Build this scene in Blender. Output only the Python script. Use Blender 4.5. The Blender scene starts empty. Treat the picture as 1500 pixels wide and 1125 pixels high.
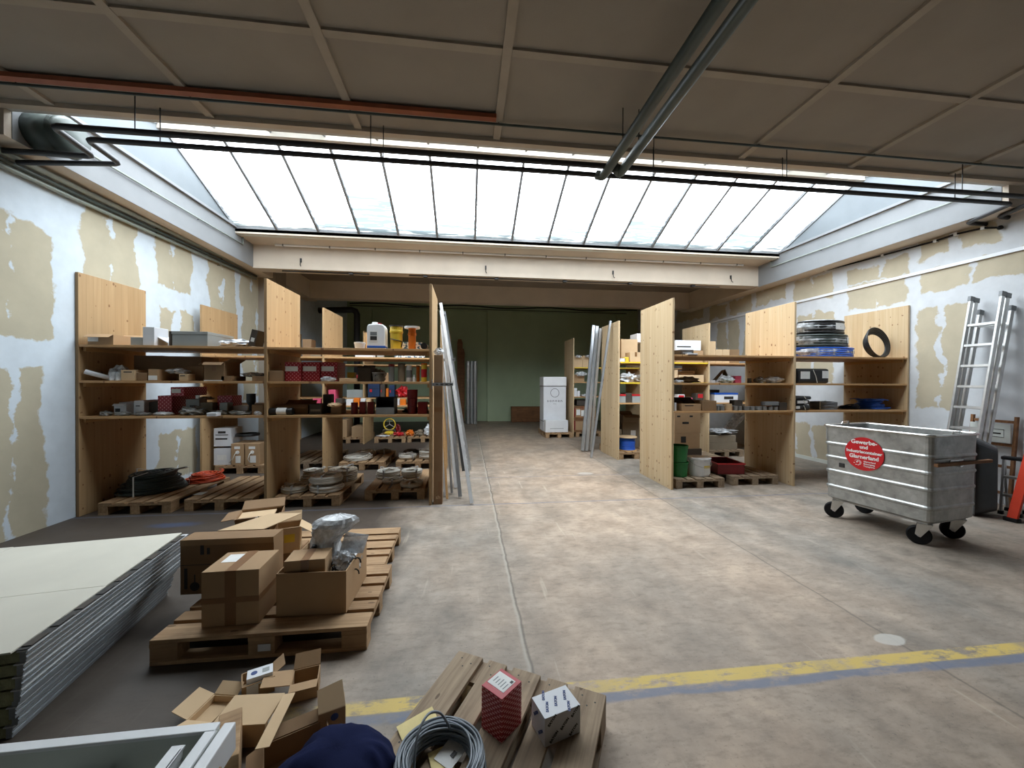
import bpy, bmesh, math, random
from mathutils import Vector, Matrix, noise
rnd = random.Random(7)
S = bpy.context.scene
COL = S.collection
PI = math.pi

# ---------------------------------------------------------------- camera
FPX = 565.0
CH = 1.6
_th, _pt, _rl = math.atan(67/565), math.atan(4.2/565), 0.0045
_R0 = Vector((math.cos(_th), -math.sin(_th), 0))
FW = Vector((math.sin(_th)*math.cos(_pt), math.cos(_th)*math.cos(_pt), -math.sin(_pt)))
_U0 = _R0.cross(FW)
CR = _R0*math.cos(_rl) + _U0*math.sin(_rl)
CU = CR.cross(FW)
CP = Vector((0, 0, CH))
cd = bpy.data.cameras.new('camera'); cam = bpy.data.objects.new('camera', cd); COL.objects.link(cam)
cd.sensor_width = 36; cd.lens = FPX/1500*36; cd.clip_start = 0.05; cd.clip_end = 200
M = Matrix((CR, CU, -FW)).transposed().to_4x4(); M.translation = CP
cam.matrix_world = M
S.camera = cam
# ---------------------------------------------------------------- sky and exposure
W = bpy.data.worlds.new('World'); S.world = W; W.use_nodes = True
nt = W.node_tree; nt.nodes.clear()
_o = nt.nodes.new('ShaderNodeOutputWorld'); _b = nt.nodes.new('ShaderNodeBackground')
_tc = nt.nodes.new('ShaderNodeTexCoord'); _sx = nt.nodes.new('ShaderNodeSeparateXYZ')
_rp = nt.nodes.new('ShaderNodeValToRGB')            # overcast sky, a little brighter overhead
nt.links.new(_tc.outputs['Generated'], _sx.inputs[0]); nt.links.new(_sx.outputs['Z'], _rp.inputs[0])
_rp.color_ramp.elements[0].position = 0.0; _rp.color_ramp.elements[0].color = (.85, .925, 1.0, 1)
_rp.color_ramp.elements[1].position = 1.0; _rp.color_ramp.elements[1].color = (.88, .945, 1.0, 1)
nt.links.new(_rp.outputs[0], _b.inputs[0]); nt.links.new(_b.outputs[0], _o.inputs[0])
_b.inputs[1].default_value = 7.5
S.view_settings.view_transform = 'Standard'; S.view_settings.look = 'None'
S.view_settings.gamma = 1; S.view_settings.use_curve_mapping = False
S.view_settings.exposure = 1.2
S.cycles.max_bounces = 10; S.cycles.diffuse_bounces = 7; S.cycles.transparent_max_bounces = 16
S.cycles.sample_clamp_indirect = 8; S.cycles.caustics_reflective = False; S.cycles.caustics_refractive = False
S.cycles.use_denoising = True

# skylight openings: portals (they only steer the sky's own light through the glazing)
X0, X1 = -4.2, 6.7            # inner faces of the side beams
YN, YR, YF = 4.12, 5.86, 7.6  # near curb, ridge, far curb
ZC, ZR = 4.38, 5.13
def portal(y0, z0, y1, z1):
    d = bpy.data.lights.new('skylight_portal', 'AREA'); d.shape = 'RECTANGLE'
    L = math.hypot(y1-y0, z1-z0); d.size = X1-X0; d.size_y = L
    try: d.cycles.is_portal = True
    except Exception: pass
    o = bpy.data.objects.new('skylight_portal', d); COL.objects.link(o)
    yv = Vector((0, y1-y0, z1-z0)).normalized(); xv = Vector((1, 0, 0)); zv = xv.cross(yv)
    m = Matrix((xv, yv, zv)).transposed().to_4x4()
    m.translation = Vector(((X0+X1)/2, (y0+y1)/2, (z0+z1)/2)) + zv*0.08
    o.matrix_world = m
portal(YN, ZC, YR, ZR); portal(YR, ZR, YF, ZC)

# ---------------------------------------------------------------- helpers
def ray(px, py): return FW + CR*(px-750)/FPX + CU*(562.5-py)/FPX
def atz(px, py, z): d = ray(px, py); return CP + d*((z-CH)/d.z)
def aty(px, py, y): d = ray(px, py); return CP + d*(y/d.y)
def atx(px, py, x): d = ray(px, py); return CP + d*(x/d.x)
def lin(c): return c/12.92 if c <= .04045 else ((c+.055)/1.055)**2.4
def rgb(r, g, b): return (lin(r/255), lin(g/255), lin(b/255), 1)

class NT:
    """small node-graph writer"""
    def __init__(s, name, rough=.6, metal=0):
        s.m = bpy.data.materials.new(name); s.m.use_nodes = True
        s.t = s.m.node_tree; s.p = s.t.nodes['Principled BSDF']; s.o = s.t.nodes['Material Output']
        s.p.inputs['Roughness'].default_value = rough; s.p.inputs['Metallic'].default_value = metal
    def n(s, typ, **kw):
        x = s.t.nodes.new('ShaderNode'+typ)
        for k, v in kw.items(): setattr(x, k, v)
        return x
    def put(s, inp, v):
        if hasattr(v, 'links') or isinstance(v, bpy.types.NodeSocket): s.t.links.new(v, inp)
        else: inp.default_value = v
    def math(s, op, a, b=0.0, c=None, clamp=False):
        x = s.n('Math', operation=op, use_clamp=clamp); s.put(x.inputs[0], a); s.put(x.inputs[1], b)
        if c is not None: s.put(x.inputs[2], c)
        return x.outputs[0]
    def coord(s, kind='Object'): return s.n('TexCoord').outputs[kind]
    def sep(s, v):
        x = s.n('SeparateXYZ'); s.put(x.inputs[0], v); return x.outputs
    def comb(s, a, b, c):
        x = s.n('CombineXYZ'); s.put(x.inputs[0], a); s.put(x.inputs[1], b); s.put(x.inputs[2], c); return x.outputs[0]
    def noise(s, v, scale, detail=3, rough=.55, out='Fac'):
        x = s.n('TexNoise'); s.put(x.inputs['Vector'], v); x.inputs['Scale'].default_value = scale
        x.inputs['Detail'].default_value = detail; x.inputs['Roughness'].default_value = rough; return x.outputs[out]
    def mul(s, v, k):
        x = s.n('VectorMath', operation='MULTIPLY'); s.put(x.inputs[0], v); x.inputs[1].default_value = k; return x.outputs[0]
    def mix(s, f, a, b, typ='MIX'):
        x = s.n('Mix', data_type='RGBA', blend_type=typ); s.put(x.inputs[0], f); s.put(x.inputs[6], a); s.put(x.inputs[7], b); return x.outputs[2]
    def ramp(s, f, lo, hi):
        x = s.n('MapRange'); s.put(x.inputs[0], f); x.inputs[1].default_value = lo; x.inputs[2].default_value = hi; return x.outputs[0]
    def rand(s): return s.n('ObjectInfo').outputs['Random']
    def color(s, v): s.put(s.p.inputs['Base Color'], v)
    def bump(s, h, k=.3, d=.01):
        x = s.n('Bump'); s.put(x.inputs['Height'], h); x.inputs['Strength'].default_value = k; x.inputs['Distance'].default_value = d
        s.put(s.p.inputs['Normal'], x.outputs[0])

def scale_col(c, k): return (min(c[0]*k, 1), min(c[1]*k, 1), min(c[2]*k, 1), 1)
def mat(name, c, rough=.6, metal=0, var=.12, scale=6, bump=0, bscale=60, rv=.0, stretch=(1, 1, 1), spec=None):
    g = NT(name, rough, metal)
    v = g.mul(g.coord(), stretch)
    f = g.noise(v, scale, 4)
    base = g.mix(g.ramp(f, .3, .7), scale_col(c, 1-var), scale_col(c, 1+var))
    if rv: base = g.mix(g.math('MULTIPLY', g.rand(), rv), base, scale_col(c, .45))
    g.color(base)
    if bump: g.bump(g.noise(v, bscale, 4), bump)
    if spec is not None: g.p.inputs['Specular IOR Level'].default_value = spec
    return g.m

def spruce(name, along, tone=1.0, c1=(222, 184, 130), c2=(196, 152, 98), lam=.095):
    """three-layer spruce board: glued lamellae, grain and knots. along = grain axis"""
    g = NT(name, .62)
    x, y, z = g.sep(g.coord())
    a, l = {'Z': (z, y), 'X': (x, y), 'Y': (y, x)}[along]
    cell = g.math('FLOOR', g.math('DIVIDE', l, lam))
    wn = g.n('TexWhiteNoise', noise_dimensions='1D'); g.put(wn.inputs['W'], cell)
    gr = g.noise(g.comb(g.math('MULTIPLY', a, 1.2), g.math('MULTIPLY', l, 30), g.math('MULTIPLY', cell, 3.7)), 1.0, 5, .6)
    f = g.math('ADD', g.math('MULTIPLY', wn.outputs[0], .4), g.math('MULTIPLY', g.ramp(gr, .3, .7), .6))
    c = g.mix(f, scale_col(rgb(*c1), tone), scale_col(rgb(*c2), tone))
    vo = g.n('TexVoronoi', voronoi_dimensions='2D'); g.put(vo.inputs['Vector'], g.comb(g.math('ADD', g.math('MULTIPLY', a, 7.0), g.math('MULTIPLY', g.rand(), 40)), g.math('MULTIPLY', l, 9.0), 0.0))
    vo.inputs['Scale'].default_value = 1.0
    kn = g.math('LESS_THAN', vo.outputs['Distance'], g.math('MULTIPLY', g.math('SUBTRACT', g.sep(vo.outputs['Color'])[0], .52), .30))
    c = g.mix(g.math('MULTIPLY', kn, .75), c, rgb(108, 66, 34))
    jn = g.math('LESS_THAN', g.math('ABSOLUTE', g.math('SUBTRACT', g.math('FRACT', g.math('DIVIDE', l, lam)), .5)), .485)
    c = g.mix(g.math('SUBTRACT', 1.0, jn), c, scale_col(rgb(*c2), .78*tone))
    g.color(c); g.bump(gr, .08)
    return g.m

def pallet_wood(name, c1, c2):
    g = NT(name, .8)
    v = g.coord(); r = g.rand()
    off = g.comb(g.math('MULTIPLY', r, 20), g.math('MULTIPLY', r, 13), 0.0)
    ad = g.n('VectorMath', operation='ADD'); g.put(ad.inputs[0], v); g.put(ad.inputs[1], off)
    gr = g.noise(g.mul(ad.outputs[0], (2, 45, 20)), 1, 5, .65)
    st = g.noise(ad.outputs[0], 5, 4)
    c = g.mix(g.ramp(gr, .3, .72), rgb(*c1), rgb(*c2))
    c = g.mix(g.math('MULTIPLY', g.ramp(st, .5, .72), .35), c, rgb(62, 46, 32))
    c = g.mix(g.math('MULTIPLY', r, .3), c, rgb(105, 78, 52))
    vo = g.n('TexVoronoi'); g.put(vo.inputs['Vector'], g.mul(ad.outputs[0], (3.3, 9, 3))); vo.inputs['Scale'].default_value = 1
    c = g.mix(g.math('MULTIPLY', g.math('LESS_THAN', vo.outputs['Distance'], .085), .6), c, rgb(60, 36, 20))
    g.color(c); g.bump(gr, .25)
    return g.m

def pattern(name, base, mark, sx, sz, fill=.5, diag=True, rough=.45):
    """printed carton: rows of short dashes, flat print"""
    g = NT(name, rough)
    x, y, z = g.sep(g.coord())
    h = g.math('ADD', x, y)
    if diag:
        u = g.math('FRACT', g.math('DIVIDE', g.math('ADD', h, z), sx)); v = g.math('FRACT', g.math('DIVIDE', g.math('SUBTRACT', h, z), sz))
    else:
        row = g.math('FLOOR', g.math('DIVIDE', z, sz))
        u = g.math('FRACT', g.math('ADD', g.math('DIVIDE', h, sx), g.math('MULTIPLY', row, .5))); v = g.math('FRACT', g.math('DIVIDE', z, sz))
    f = g.math('MULTIPLY', g.math('LESS_THAN', u, fill), g.math('LESS_THAN', v, fill))
    g.color(g.mix(f, base, mark))
    return g.m

def plastic_film(name, c=(235, 240, 245), alpha=.55, rough=.18):
    g = NT(name, rough)
    tr = g.n('BsdfTransparent'); mx = g.n('MixShader')
    f = g.noise(g.coord(), 14, 4)
    g.color(g.mix(g.ramp(f, .35, .65), rgb(*[int(k*.75) for k in c]), rgb(*c)))
    g.put(mx.inputs[0], g.math('ADD', alpha-.15, g.math('MULTIPLY', g.ramp(f, .3, .7), .3)))
    g.put(mx.inputs[1], tr.outputs[0]); g.put(mx.inputs[2], g.p.outputs[0]); g.put(g.o.inputs[0], mx.outputs[0])
    g.p.inputs['Specular IOR Level'].default_value = .9
    g.bump(g.noise(g.coord(), 30, 3), .5)
    return g.m

def blotches(name, base, spots, rects, ax, x, jit=.05, rough=.85):
    """filled plasterboard wall: board-coloured areas with ragged edges inside white filler; rects in wall metres"""
    g = NT(name, rough)
    co = g.coord()
    no = g.noise(co, 2.2, 5, .6, 'Color'); nx, ny, nz = g.sep(no)
    cx, cy, cz = g.sep(co)
    h = g.math('ADD', cy, g.math('MULTIPLY', g.math('SUBTRACT', nx, .5), .42))
    v = g.math('ADD', cz, g.math('MULTIPLY', g.math('SUBTRACT', ny, .5), .42))
    acc = None
    for (y0, y1, z0, z1) in rects:
        a = g.math('SUBTRACT', abs(y1-y0)/2, g.math('ABSOLUTE', g.math('SUBTRACT', h, (y0+y1)/2)))
        b = g.math('SUBTRACT', abs(z1-z0)/2, g.math('ABSOLUTE', g.math('SUBTRACT', v, (z0+z1)/2)))
        d = g.math('MINIMUM', a, b)
        # a streak of filler over the middle screw line
        s = g.math('SUBTRACT', g.math('ABSOLUTE', g.math('SUBTRACT', h, (y0+y1)/2)), .05)
        s = g.math('ADD', s, g.math('MULTIPLY', g.math('SUBTRACT', nz, .5), .5))
        d = g.math('MINIMUM', d, g.math('ADD', s, .03))
        acc = d if acc is None else g.math('MAXIMUM', acc, d)
    f = g.ramp(acc, -.004, .018)
    fine = g.noise(co, 6, 5)
    cbase = g.mix(g.ramp(fine, .3, .7), scale_col(base, .93), scale_col(base, 1.04))
    cs = g.mix(g.ramp(g.noise(co, 3, 4), .3, .7), scale_col(spots, .92), scale_col(spots, 1.06))
    g.color(g.mix(g.math('MULTIPLY', f, .92), cbase, cs))
    g.bump(g.noise(co, 25, 4), .08)
    return g.m

MB_COUNT = 0
class MB:
    def __init__(s): s.v = []; s.f = []
    def add(s, vs, fs):
        o = len(s.v); s.v += [tuple(v) for v in vs]; s.f += [tuple(i+o for i in f) for f in fs]; return s
    def box(s, x0, x1, y0, y1, z0, z1, m=None):
        vs = [Vector(p) for p in ((x0,y0,z0),(x1,y0,z0),(x1,y1,z0),(x0,y1,z0),(x0,y0,z1),(x1,y0,z1),(x1,y1,z1),(x0,y1,z1))]
        if m is not None: vs = [m @ v for v in vs]
        return s.add(vs, [(3,2,1,0),(4,5,6,7),(0,1,5,4),(1,2,6,5),(2,3,7,6),(3,0,4,7)])
    def bar(s, a, b, w, h, up=(0, 0, 1)):
        """rectangular bar from a to b, w across, h along up"""
        a, b = Vector(a), Vector(b); d = (b-a); L = d.length; d.normalize(); up = Vector(up)
        sd = d.cross(up)
        if sd.length < 1e-4: sd = d.cross(Vector((1, 0, 0)))
        sd.normalize(); u = sd.cross(d)
        m = Matrix((d, sd, u)).transposed().to_4x4(); m.translation = a
        return s.box(0, L, -w/2, w/2, -h/2, h/2, m)
    def tube(s, pts, r, seg=8, closed=False, caps=True):
        pts = [Vector(p) for p in pts]; n = len(pts); rings = []
        prev = None
        for i, p in enumerate(pts):
            if closed: d = pts[(i+1) % n]-pts[i-1]
            else: d = pts[min(i+1, n-1)]-pts[max(i-1, 0)]
            d.normalize()
            if prev is None:
                u = d.orthogonal().normalized()
            else:
                u = prev-d*prev.dot(d)
                u = u.normalized() if u.length > 1e-6 else d.orthogonal().normalized()
            prev = u; w = d.cross(u)
            rings.append([p+(u*math.cos(2*PI*k/seg)+w*math.sin(2*PI*k/seg))*(r[i] if isinstance(r, (list, tuple)) else r) for k in range(seg)])
        vs = [v for rg in rings for v in rg]; fs = []
        for i in range(n if closed else n-1):
            j = (i+1) % n
            for k in range(seg):
                k2 = (k+1) % seg; fs.append((i*seg+k, i*seg+k2, j*seg+k2, j*seg+k))
        if not closed and caps:
            fs.append(tuple(range(seg))[::-1]); fs.append(tuple((n-1)*seg+k for k in range(seg)))
        return s.add(vs, fs)
    def lathe(s, prof, seg=24, c=(0, 0), m=None, a0=0.0):
        vs = []; fs = []
        for (r, z) in prof:
            for k in range(seg):
                a = a0+2*PI*k/seg; p = Vector((c[0]+r*math.cos(a), c[1]+r*math.sin(a), z)); vs.append(m @ p if m else p)
        n = len(prof)
        for i in range(n-1):
            for k in range(seg):
                k2 = (k+1) % seg; fs.append((i*seg+k, i*seg+k2, (i+1)*seg+k2, (i+1)*seg+k))
        if prof[0][0] > 1e-5: fs.append(tuple(range(seg))[::-1])
        if prof[-1][0] > 1e-5: fs.append(tuple((n-1)*seg+k for k in range(seg)))
        return s.add(vs, fs)
    def clampz(s):
        s.v = [(x, y, max(z, 0.0)) for x, y, z in s.v]; return s
    def quad(s, a, b, c, d): return s.add([a, b, c, d], [(0, 1, 2, 3)])
    def plate(s, pts, t):
        """polygon given as 3-D points, thickened by vector t"""
        n = len(pts); t = Vector(t); P = [Vector(p) for p in pts]
        return s.add(P+[p+t for p in P], [tuple(range(n))[::-1], tuple(range(n, 2*n))]+[(i, (i+1) % n, n+(i+1) % n, n+i) for i in range(n)])
    def blob(s, w, d, h, seed=0, rough=.35, sharp=2.2, res=3):
        """crumpled lump with a flat foot, centred on the origin, standing on z=0"""
        bm = bmesh.new(); bmesh.ops.create_icosphere(bm, subdivisions=res, radius=1)
        o = Vector((seed*3.1, seed*1.7, seed*2.3))
        vs = []
        for v in bm.verts:
            p = v.co.copy(); n1 = noise.noise(p*sharp+o); n2 = noise.noise(p*sharp*2.7+o*2)
            ridge = abs(noise.noise(p*sharp*1.6+o*3))
            k = 1+rough*(n1+.6*n2-ridge*.7)
            q = p*k; z = q.z*.5+.42
            vs.append((max(-w*.56, min(w*.56, q.x*w*.5)), max(-d*.56, min(d*.56, q.y*d*.5)), max(0.0, min(1.08, z))*h))
        fs = [tuple(x.index for x in f.verts) for f in bm.faces]; bm.free()
        return s.add(vs, fs)
    def ring(s, R, r, z=0, seg=32, ts=7, c=(0, 0), jit=0, tilt=(0, 0), sq=1.0):
        pts = []
        ph = rnd.uniform(0, 6)
        for k in range(seg):
            a = 2*PI*k/seg
            rr = R+jit*math.sin(2*a+ph)+jit*.5*math.sin(5*a+ph*2)
            x, y = rr*math.cos(a), rr*math.sin(a)*sq
            pts.append((c[0]+x, c[1]+y, z+tilt[0]*x+tilt[1]*y+jit*.3*math.sin(3*a+ph)))
        return s.tube(pts, r, ts, closed=True)
    def build(s, name, m, parent=None, smooth=False, bevel=0, loc=None, rz=None, label=None):
        me = bpy.data.meshes.new(name); me.from_pydata(s.v, [], s.f); me.update()
        if smooth:
            for p in me.polygons: p.use_smooth = True
        if m: me.materials.append(m)
        o = bpy.data.objects.new(name, me); COL.objects.link(o)
        if parent: o.parent = parent
        if loc: o.location = loc
        if rz: o.rotation_euler.z = rz
        if bevel:
            b = o.modifiers.new('bevel', 'BEVEL'); b.width = bevel; b.segments = 2; b.limit_method = 'ANGLE'
        if label: o['label'] = label
        return o

def tag(o, label, cat, group=None, kind=None):
    if label: o['label'] = label
    if cat: o['category'] = cat
    if group: o['group'] = group
    if kind: o['kind'] = kind
    return o
def struct(o): o['kind'] = 'structure'; return o
def thing(name, label, cat, loc=(0, 0, 0), rz=0, group=None):
    o = bpy.data.objects.new(name, None); COL.objects.link(o); o.empty_display_size = .1
    o.location = loc; o.rotation_euler = (0, 0, rz)
    return tag(o, label, cat, group)
def dup(root, loc, rz=None, label=None, group=None):
    def cp(o, par):
        c = o.copy(); COL.objects.link(c); c.parent = par
        for ch in o.children: cp(ch, c)
        return c
    r = cp(root, None); r.location = loc
    if rz is not None: r.rotation_euler = (0, 0, rz)
    if label: r['label'] = label
    if group: r['group'] = group
    return r
def smooth_path(pts, n=6):
    pts = [Vector(p) for p in pts]; out = []
    P_ = [pts[0]]+pts+[pts[-1]]
    for i in range(1, len(P_)-2):
        for k in range(n):
            t_ = k/n; a, b, c, d = P_[i-1], P_[i], P_[i+1], P_[i+2]
            out.append(.5*((2*b)+(c-a)*t_+(2*a-5*b+4*c-d)*t_*t_+(3*b-a-3*c+d)*t_**3))
    return out+[pts[-1]]
def part(name, m, parent, *boxes, bevel=0, label=None):
    b = MB()
    for x in boxes: b.box(*x)
    return b.build(name, m, parent, bevel=bevel, label=label)
def lettering(txt, size, m, parent, mtx, name='lettering', depth=.0008, bold=0.0, align='CENTER', space=1.0):
    cu = bpy.data.curves.new(name, 'FONT'); cu.body = txt; cu.size = size; cu.extrude = depth; cu.offset = bold
    cu.align_x = align; cu.align_y = 'CENTER'; cu.space_character = space; cu.resolution_u = 3
    t = bpy.data.objects.new('tmp', cu); COL.objects.link(t)
    bpy.context.view_layer.update()
    me = bpy.data.meshes.new_from_object(t.evaluated_get(bpy.context.evaluated_depsgraph_get()))
    bpy.data.objects.remove(t); me.materials.clear(); me.materials.append(m); me.transform(mtx)
    o = bpy.data.objects.new(name, me); COL.objects.link(o); o.parent = parent
    return o
def frame(o, x, y):
    """matrix with origin o, text x axis x, text y axis y"""
    x, y = Vector(x).normalized(), Vector(y).normalized(); z = x.cross(y)
    m = Matrix((x, y, z)).transposed().to_4x4(); m.translation = Vector(o); return m

# ---------------------------------------------------------------- materials
MT = {}
MT['card'] = mat('cardboard', rgb(168, 137, 102), .85, var=.08, scale=3, rv=.15, bump=.05)
MT['card_dk'] = mat('cardboard_brown', rgb(138, 109, 78), .85, var=.1, scale=3, rv=.15, bump=.05)
MT['card_lt'] = mat('cardboard_pale', rgb(198, 170, 134), .85, var=.07, scale=3)
MT['card_gr'] = mat('cardboard_grey', rgb(128, 116, 98), .85, var=.08, scale=3)
MT['tape'] = mat('packing_tape', rgb(128, 92, 58), .3, var=.06, scale=10)
MT['white_card'] = mat('white_carton', rgb(212, 214, 218), .6, var=.05, scale=4)
MT['grey_card'] = mat('grey_carton', rgb(150, 154, 152), .6, var=.06, scale=4)
MT['dark_card'] = mat('dark_carton', rgb(66, 58, 50), .7, var=.1, scale=4)
MT['paper'] = mat('paper_label', rgb(225, 225, 222), .7, var=.04, scale=30)
MT['cream'] = mat('cream_paper', rgb(228, 210, 150), .8, var=.06, scale=20)
MT['print'] = mat('printed_black', rgb(40, 38, 36), .6, var=.05)
MT['blueprint'] = mat('printed_blue', rgb(36, 62, 120), .6, var=.05)
MT['spruceZ'] = spruce('spruce_panel', 'Z', c1=(184, 154, 114), c2=(162, 130, 90))
MT['spruceX'] = spruce('spruce_shelf', 'X', c1=(200, 160, 112), c2=(172, 130, 84))
MT['spruceP'] = spruce('spruce_pale_panel', 'Z', c1=(202, 181, 147), c2=(182, 153, 114))
MT['cleat'] = mat('spruce_cleat', rgb(200, 160, 110), .7, var=.12, scale=8, stretch=(6, 1, 6))
MT['pal'] = pallet_wood('pallet_wood', (188, 156, 118), (142, 110, 78))
MT['pal_gr'] = pallet_wood('weathered_pallet_wood', (176, 156, 130), (124, 106, 86))
MT['plank'] = pallet_wood('brown_plank', (150, 104, 66), (110, 72, 44))
MT['white'] = mat('white_plastic', rgb(226, 228, 230), .35, var=.03)
MT['offwhite'] = mat('offwhite_metal', rgb(206, 210, 204), .4, var=.05, scale=3)
MT['black'] = mat('black_plastic', rgb(24, 24, 25), .4, var=.2)
MT['rubber'] = mat('black_rubber', rgb(18, 18, 19), .6, var=.2, spec=.2)
MT['char'] = mat('charcoal_plastic', rgb(52, 54, 56), .45, var=.15)
MT['grey'] = mat('grey_plastic', rgb(120, 124, 126), .5, var=.1)
MT['red'] = mat('red_plastic', rgb(190, 34, 40), .4, var=.1)
MT['dred'] = mat('dark_red_plastic', rgb(120, 22, 26), .4, var=.1)
MT['pink'] = mat('pink_carton', rgb(214, 84, 116), .55, var=.08)
MT['green'] = mat('green_plastic', rgb(18, 112, 50), .4, var=.12)
MT['blue'] = mat('blue_plastic', rgb(28, 84, 178), .4, var=.1)
MT['navyp'] = mat('dark_blue_plastic', rgb(28, 50, 84), .45, var=.12)
MT['yellow'] = mat('yellow_plastic', rgb(222, 190, 60), .4, var=.08)
MT['orange'] = mat('orange_plastic', rgb(220, 118, 34), .4, var=.1)
MT['steel'] = mat('galvanised_profile', rgb(188, 192, 196), .35, .75, var=.12, scale=9, stretch=(4, 4, .6))
MT['steel_w'] = mat('white_steel_profile', rgb(206, 208, 210), .45, .15, var=.08, scale=9)
MT['alu'] = mat('aluminium', rgb(196, 196, 194), .32, .8, var=.08, scale=12)
MT['chrome'] = mat('zinc_plated', rgb(205, 205, 202), .25, .9, var=.06)
MT['duct'] = mat('spiral_duct', rgb(200, 203, 206), .28, .9, var=.1, scale=8, stretch=(1, 1, 8))
MT['film'] = plastic_film('clear_plastic_film', alpha=.62)
MT['film_w'] = plastic_film('milky_plastic_film', (226, 230, 234), .85, .3)
MT['film_g'] = plastic_film('grey_plastic_bag', (150, 150, 146), .8, .25)
MT['red_dash'] = pattern('red_dashed_carton', rgb(150, 18, 34), rgb(206, 120, 124), .045, .045, .45)
MT['red_dash_s'] = pattern('red_dashed_small_carton', rgb(168, 16, 30), rgb(230, 160, 160), .026, .0105, .55, diag=False)
MT['wire_w'] = mat('white_cable', rgb(204, 200, 190), .4, var=.06)
MT['wire_b'] = mat('beige_cable', rgb(178, 166, 148), .45, var=.08)
MT['wire_g'] = mat('grey_cable', rgb(130, 138, 146), .4, var=.1)
MT['wire_dk'] = mat('dark_green_grey_cable', rgb(58, 68, 66), .45, var=.12)
MT['wire_k'] = mat('black_hose', rgb(22, 23, 25), .4, var=.15)
MT['wire_o'] = mat('orange_red_cable', rgb(196, 74, 38), .4, var=.15)
MT['wire_blue'] = mat('blue_cable', rgb(30, 92, 196), .38, var=.12)
MT['wire_navy'] = mat('navy_cable', rgb(18, 34, 66), .4, var=.12)
MT['pipegreen'] = mat('green_grey_paint', rgb(70, 80, 76), .45, var=.12)
MT['pipelite'] = mat('grey_green_conduit', rgb(138, 146, 138), .4, var=.1)
MT['pipedark'] = mat('dark_pipe', rgb(40, 40, 42), .5, var=.15)
MT['jacket'] = mat('navy_fabric', rgb(28, 34, 66), .95, var=.15, scale=5, bump=.15, bscale=300, spec=.1)
MT['wool'] = mat('mineral_wool', rgb(136, 136, 104), .95, var=.2, scale=30, bump=.6, bscale=80)
MT['board'] = mat('beige_board_sheet', rgb(206, 202, 188), .85, var=.05, scale=2)
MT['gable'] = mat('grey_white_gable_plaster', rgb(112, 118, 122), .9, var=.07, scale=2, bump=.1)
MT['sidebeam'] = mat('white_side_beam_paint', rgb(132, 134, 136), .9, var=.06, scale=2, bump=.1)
MT['concrete_paint'] = mat('white_painted_concrete', rgb(205, 204, 200), .85, var=.06, scale=2, bump=.1)
MT['beam_paint'] = mat('cream_painted_beam', rgb(200, 188, 172), .85, var=.07, scale=2, bump=.1)
MT['ceil'] = mat('ceiling_board', rgb(156, 149, 139), .9, var=.05, scale=2.5, bump=.12, bscale=90)
MT['batten'] = mat('ceiling_batten', rgb(170, 161, 148), .85, var=.08, scale=4)
MT['frontdark'] = mat('dark_front_wall', rgb(64, 60, 56), .9)
MT['roofdark'] = mat('rear_roof_board', rgb(140, 130, 118), .9, var=.08, scale=2)
MT['olive'] = mat('olive_green_wall_paint', rgb(168, 184, 152), .85, var=.07, scale=1.2, bump=.1)
MT['redwood'] = mat('red_brown_board', rgb(150, 84, 56), .6, var=.15, scale=5)
MT['barpaint'] = mat('glazing_bar_paint', rgb(118, 120, 122), .5, var=.1)
def galv():
    g = NT('galvanised_sheet', .38, .7)
    v = g.coord(); vo = g.n('TexVoronoi'); g.put(vo.inputs['Vector'], v); vo.inputs['Scale'].default_value = 26
    f = g.math('ADD', g.math('MULTIPLY', g.sep(vo.outputs['Color'])[0], .12), g.math('MULTIPLY', g.noise(v, 7, 5), .88))
    g.color(g.mix(g.ramp(f, .2, .75), rgb(130, 132, 130), rgb(194, 196, 194)))
    g.put(g.p.inputs['Roughness'], g.math('ADD', .28, g.math('MULTIPLY', f, .25)))
    return g.m
MT['galv'] = galv()
def pane_mat():
    g = NT('grimy_wired_glass', .2)
    co = g.coord()
    r = g.rand(); x, y, z = g.sep(co)
    v = g.comb(g.math('ADD', g.math('MULTIPLY', x, 1.8), g.math('MULTIPLY', r, 30)), g.math('MULTIPLY', y, 17), g.math('MULTIPLY', r, 9))
    streak = g.noise(v, 1, 5, .6)
    low = g.ramp(y, 6.2, 7.6)       # grime gathers towards the eaves of each pane
    f = g.math('MULTIPLY', g.ramp(streak, .34, .56), g.math('ADD', .12, g.math('MULTIPLY', low, .88)))
    f = g.math('ADD', f, g.math('MULTIPLY', g.math('POWER', r, 2.2), .6), clamp=True)
    f = g.math('POWER', f, .6)
    tr = g.n('BsdfTransparent'); g.put(tr.inputs[0], g.mix(f, (1, 1, 1, 1), (.040, .050, .054, 1)))
    df = g.n('BsdfTranslucent'); g.put(df.inputs[0], g.mix(f, (.8, .82, .82, 1), (.10, .125, .135, 1)))
    mx = g.n('MixShader'); mx.inputs[0].default_value = .30
    g.put(mx.inputs[1], tr.outputs[0]); g.put(mx.inputs[2], df.outputs[0]); g.put(g.o.inputs[0], mx.outputs[0])
    return g.m
MT['pane'] = pane_mat()

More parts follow.
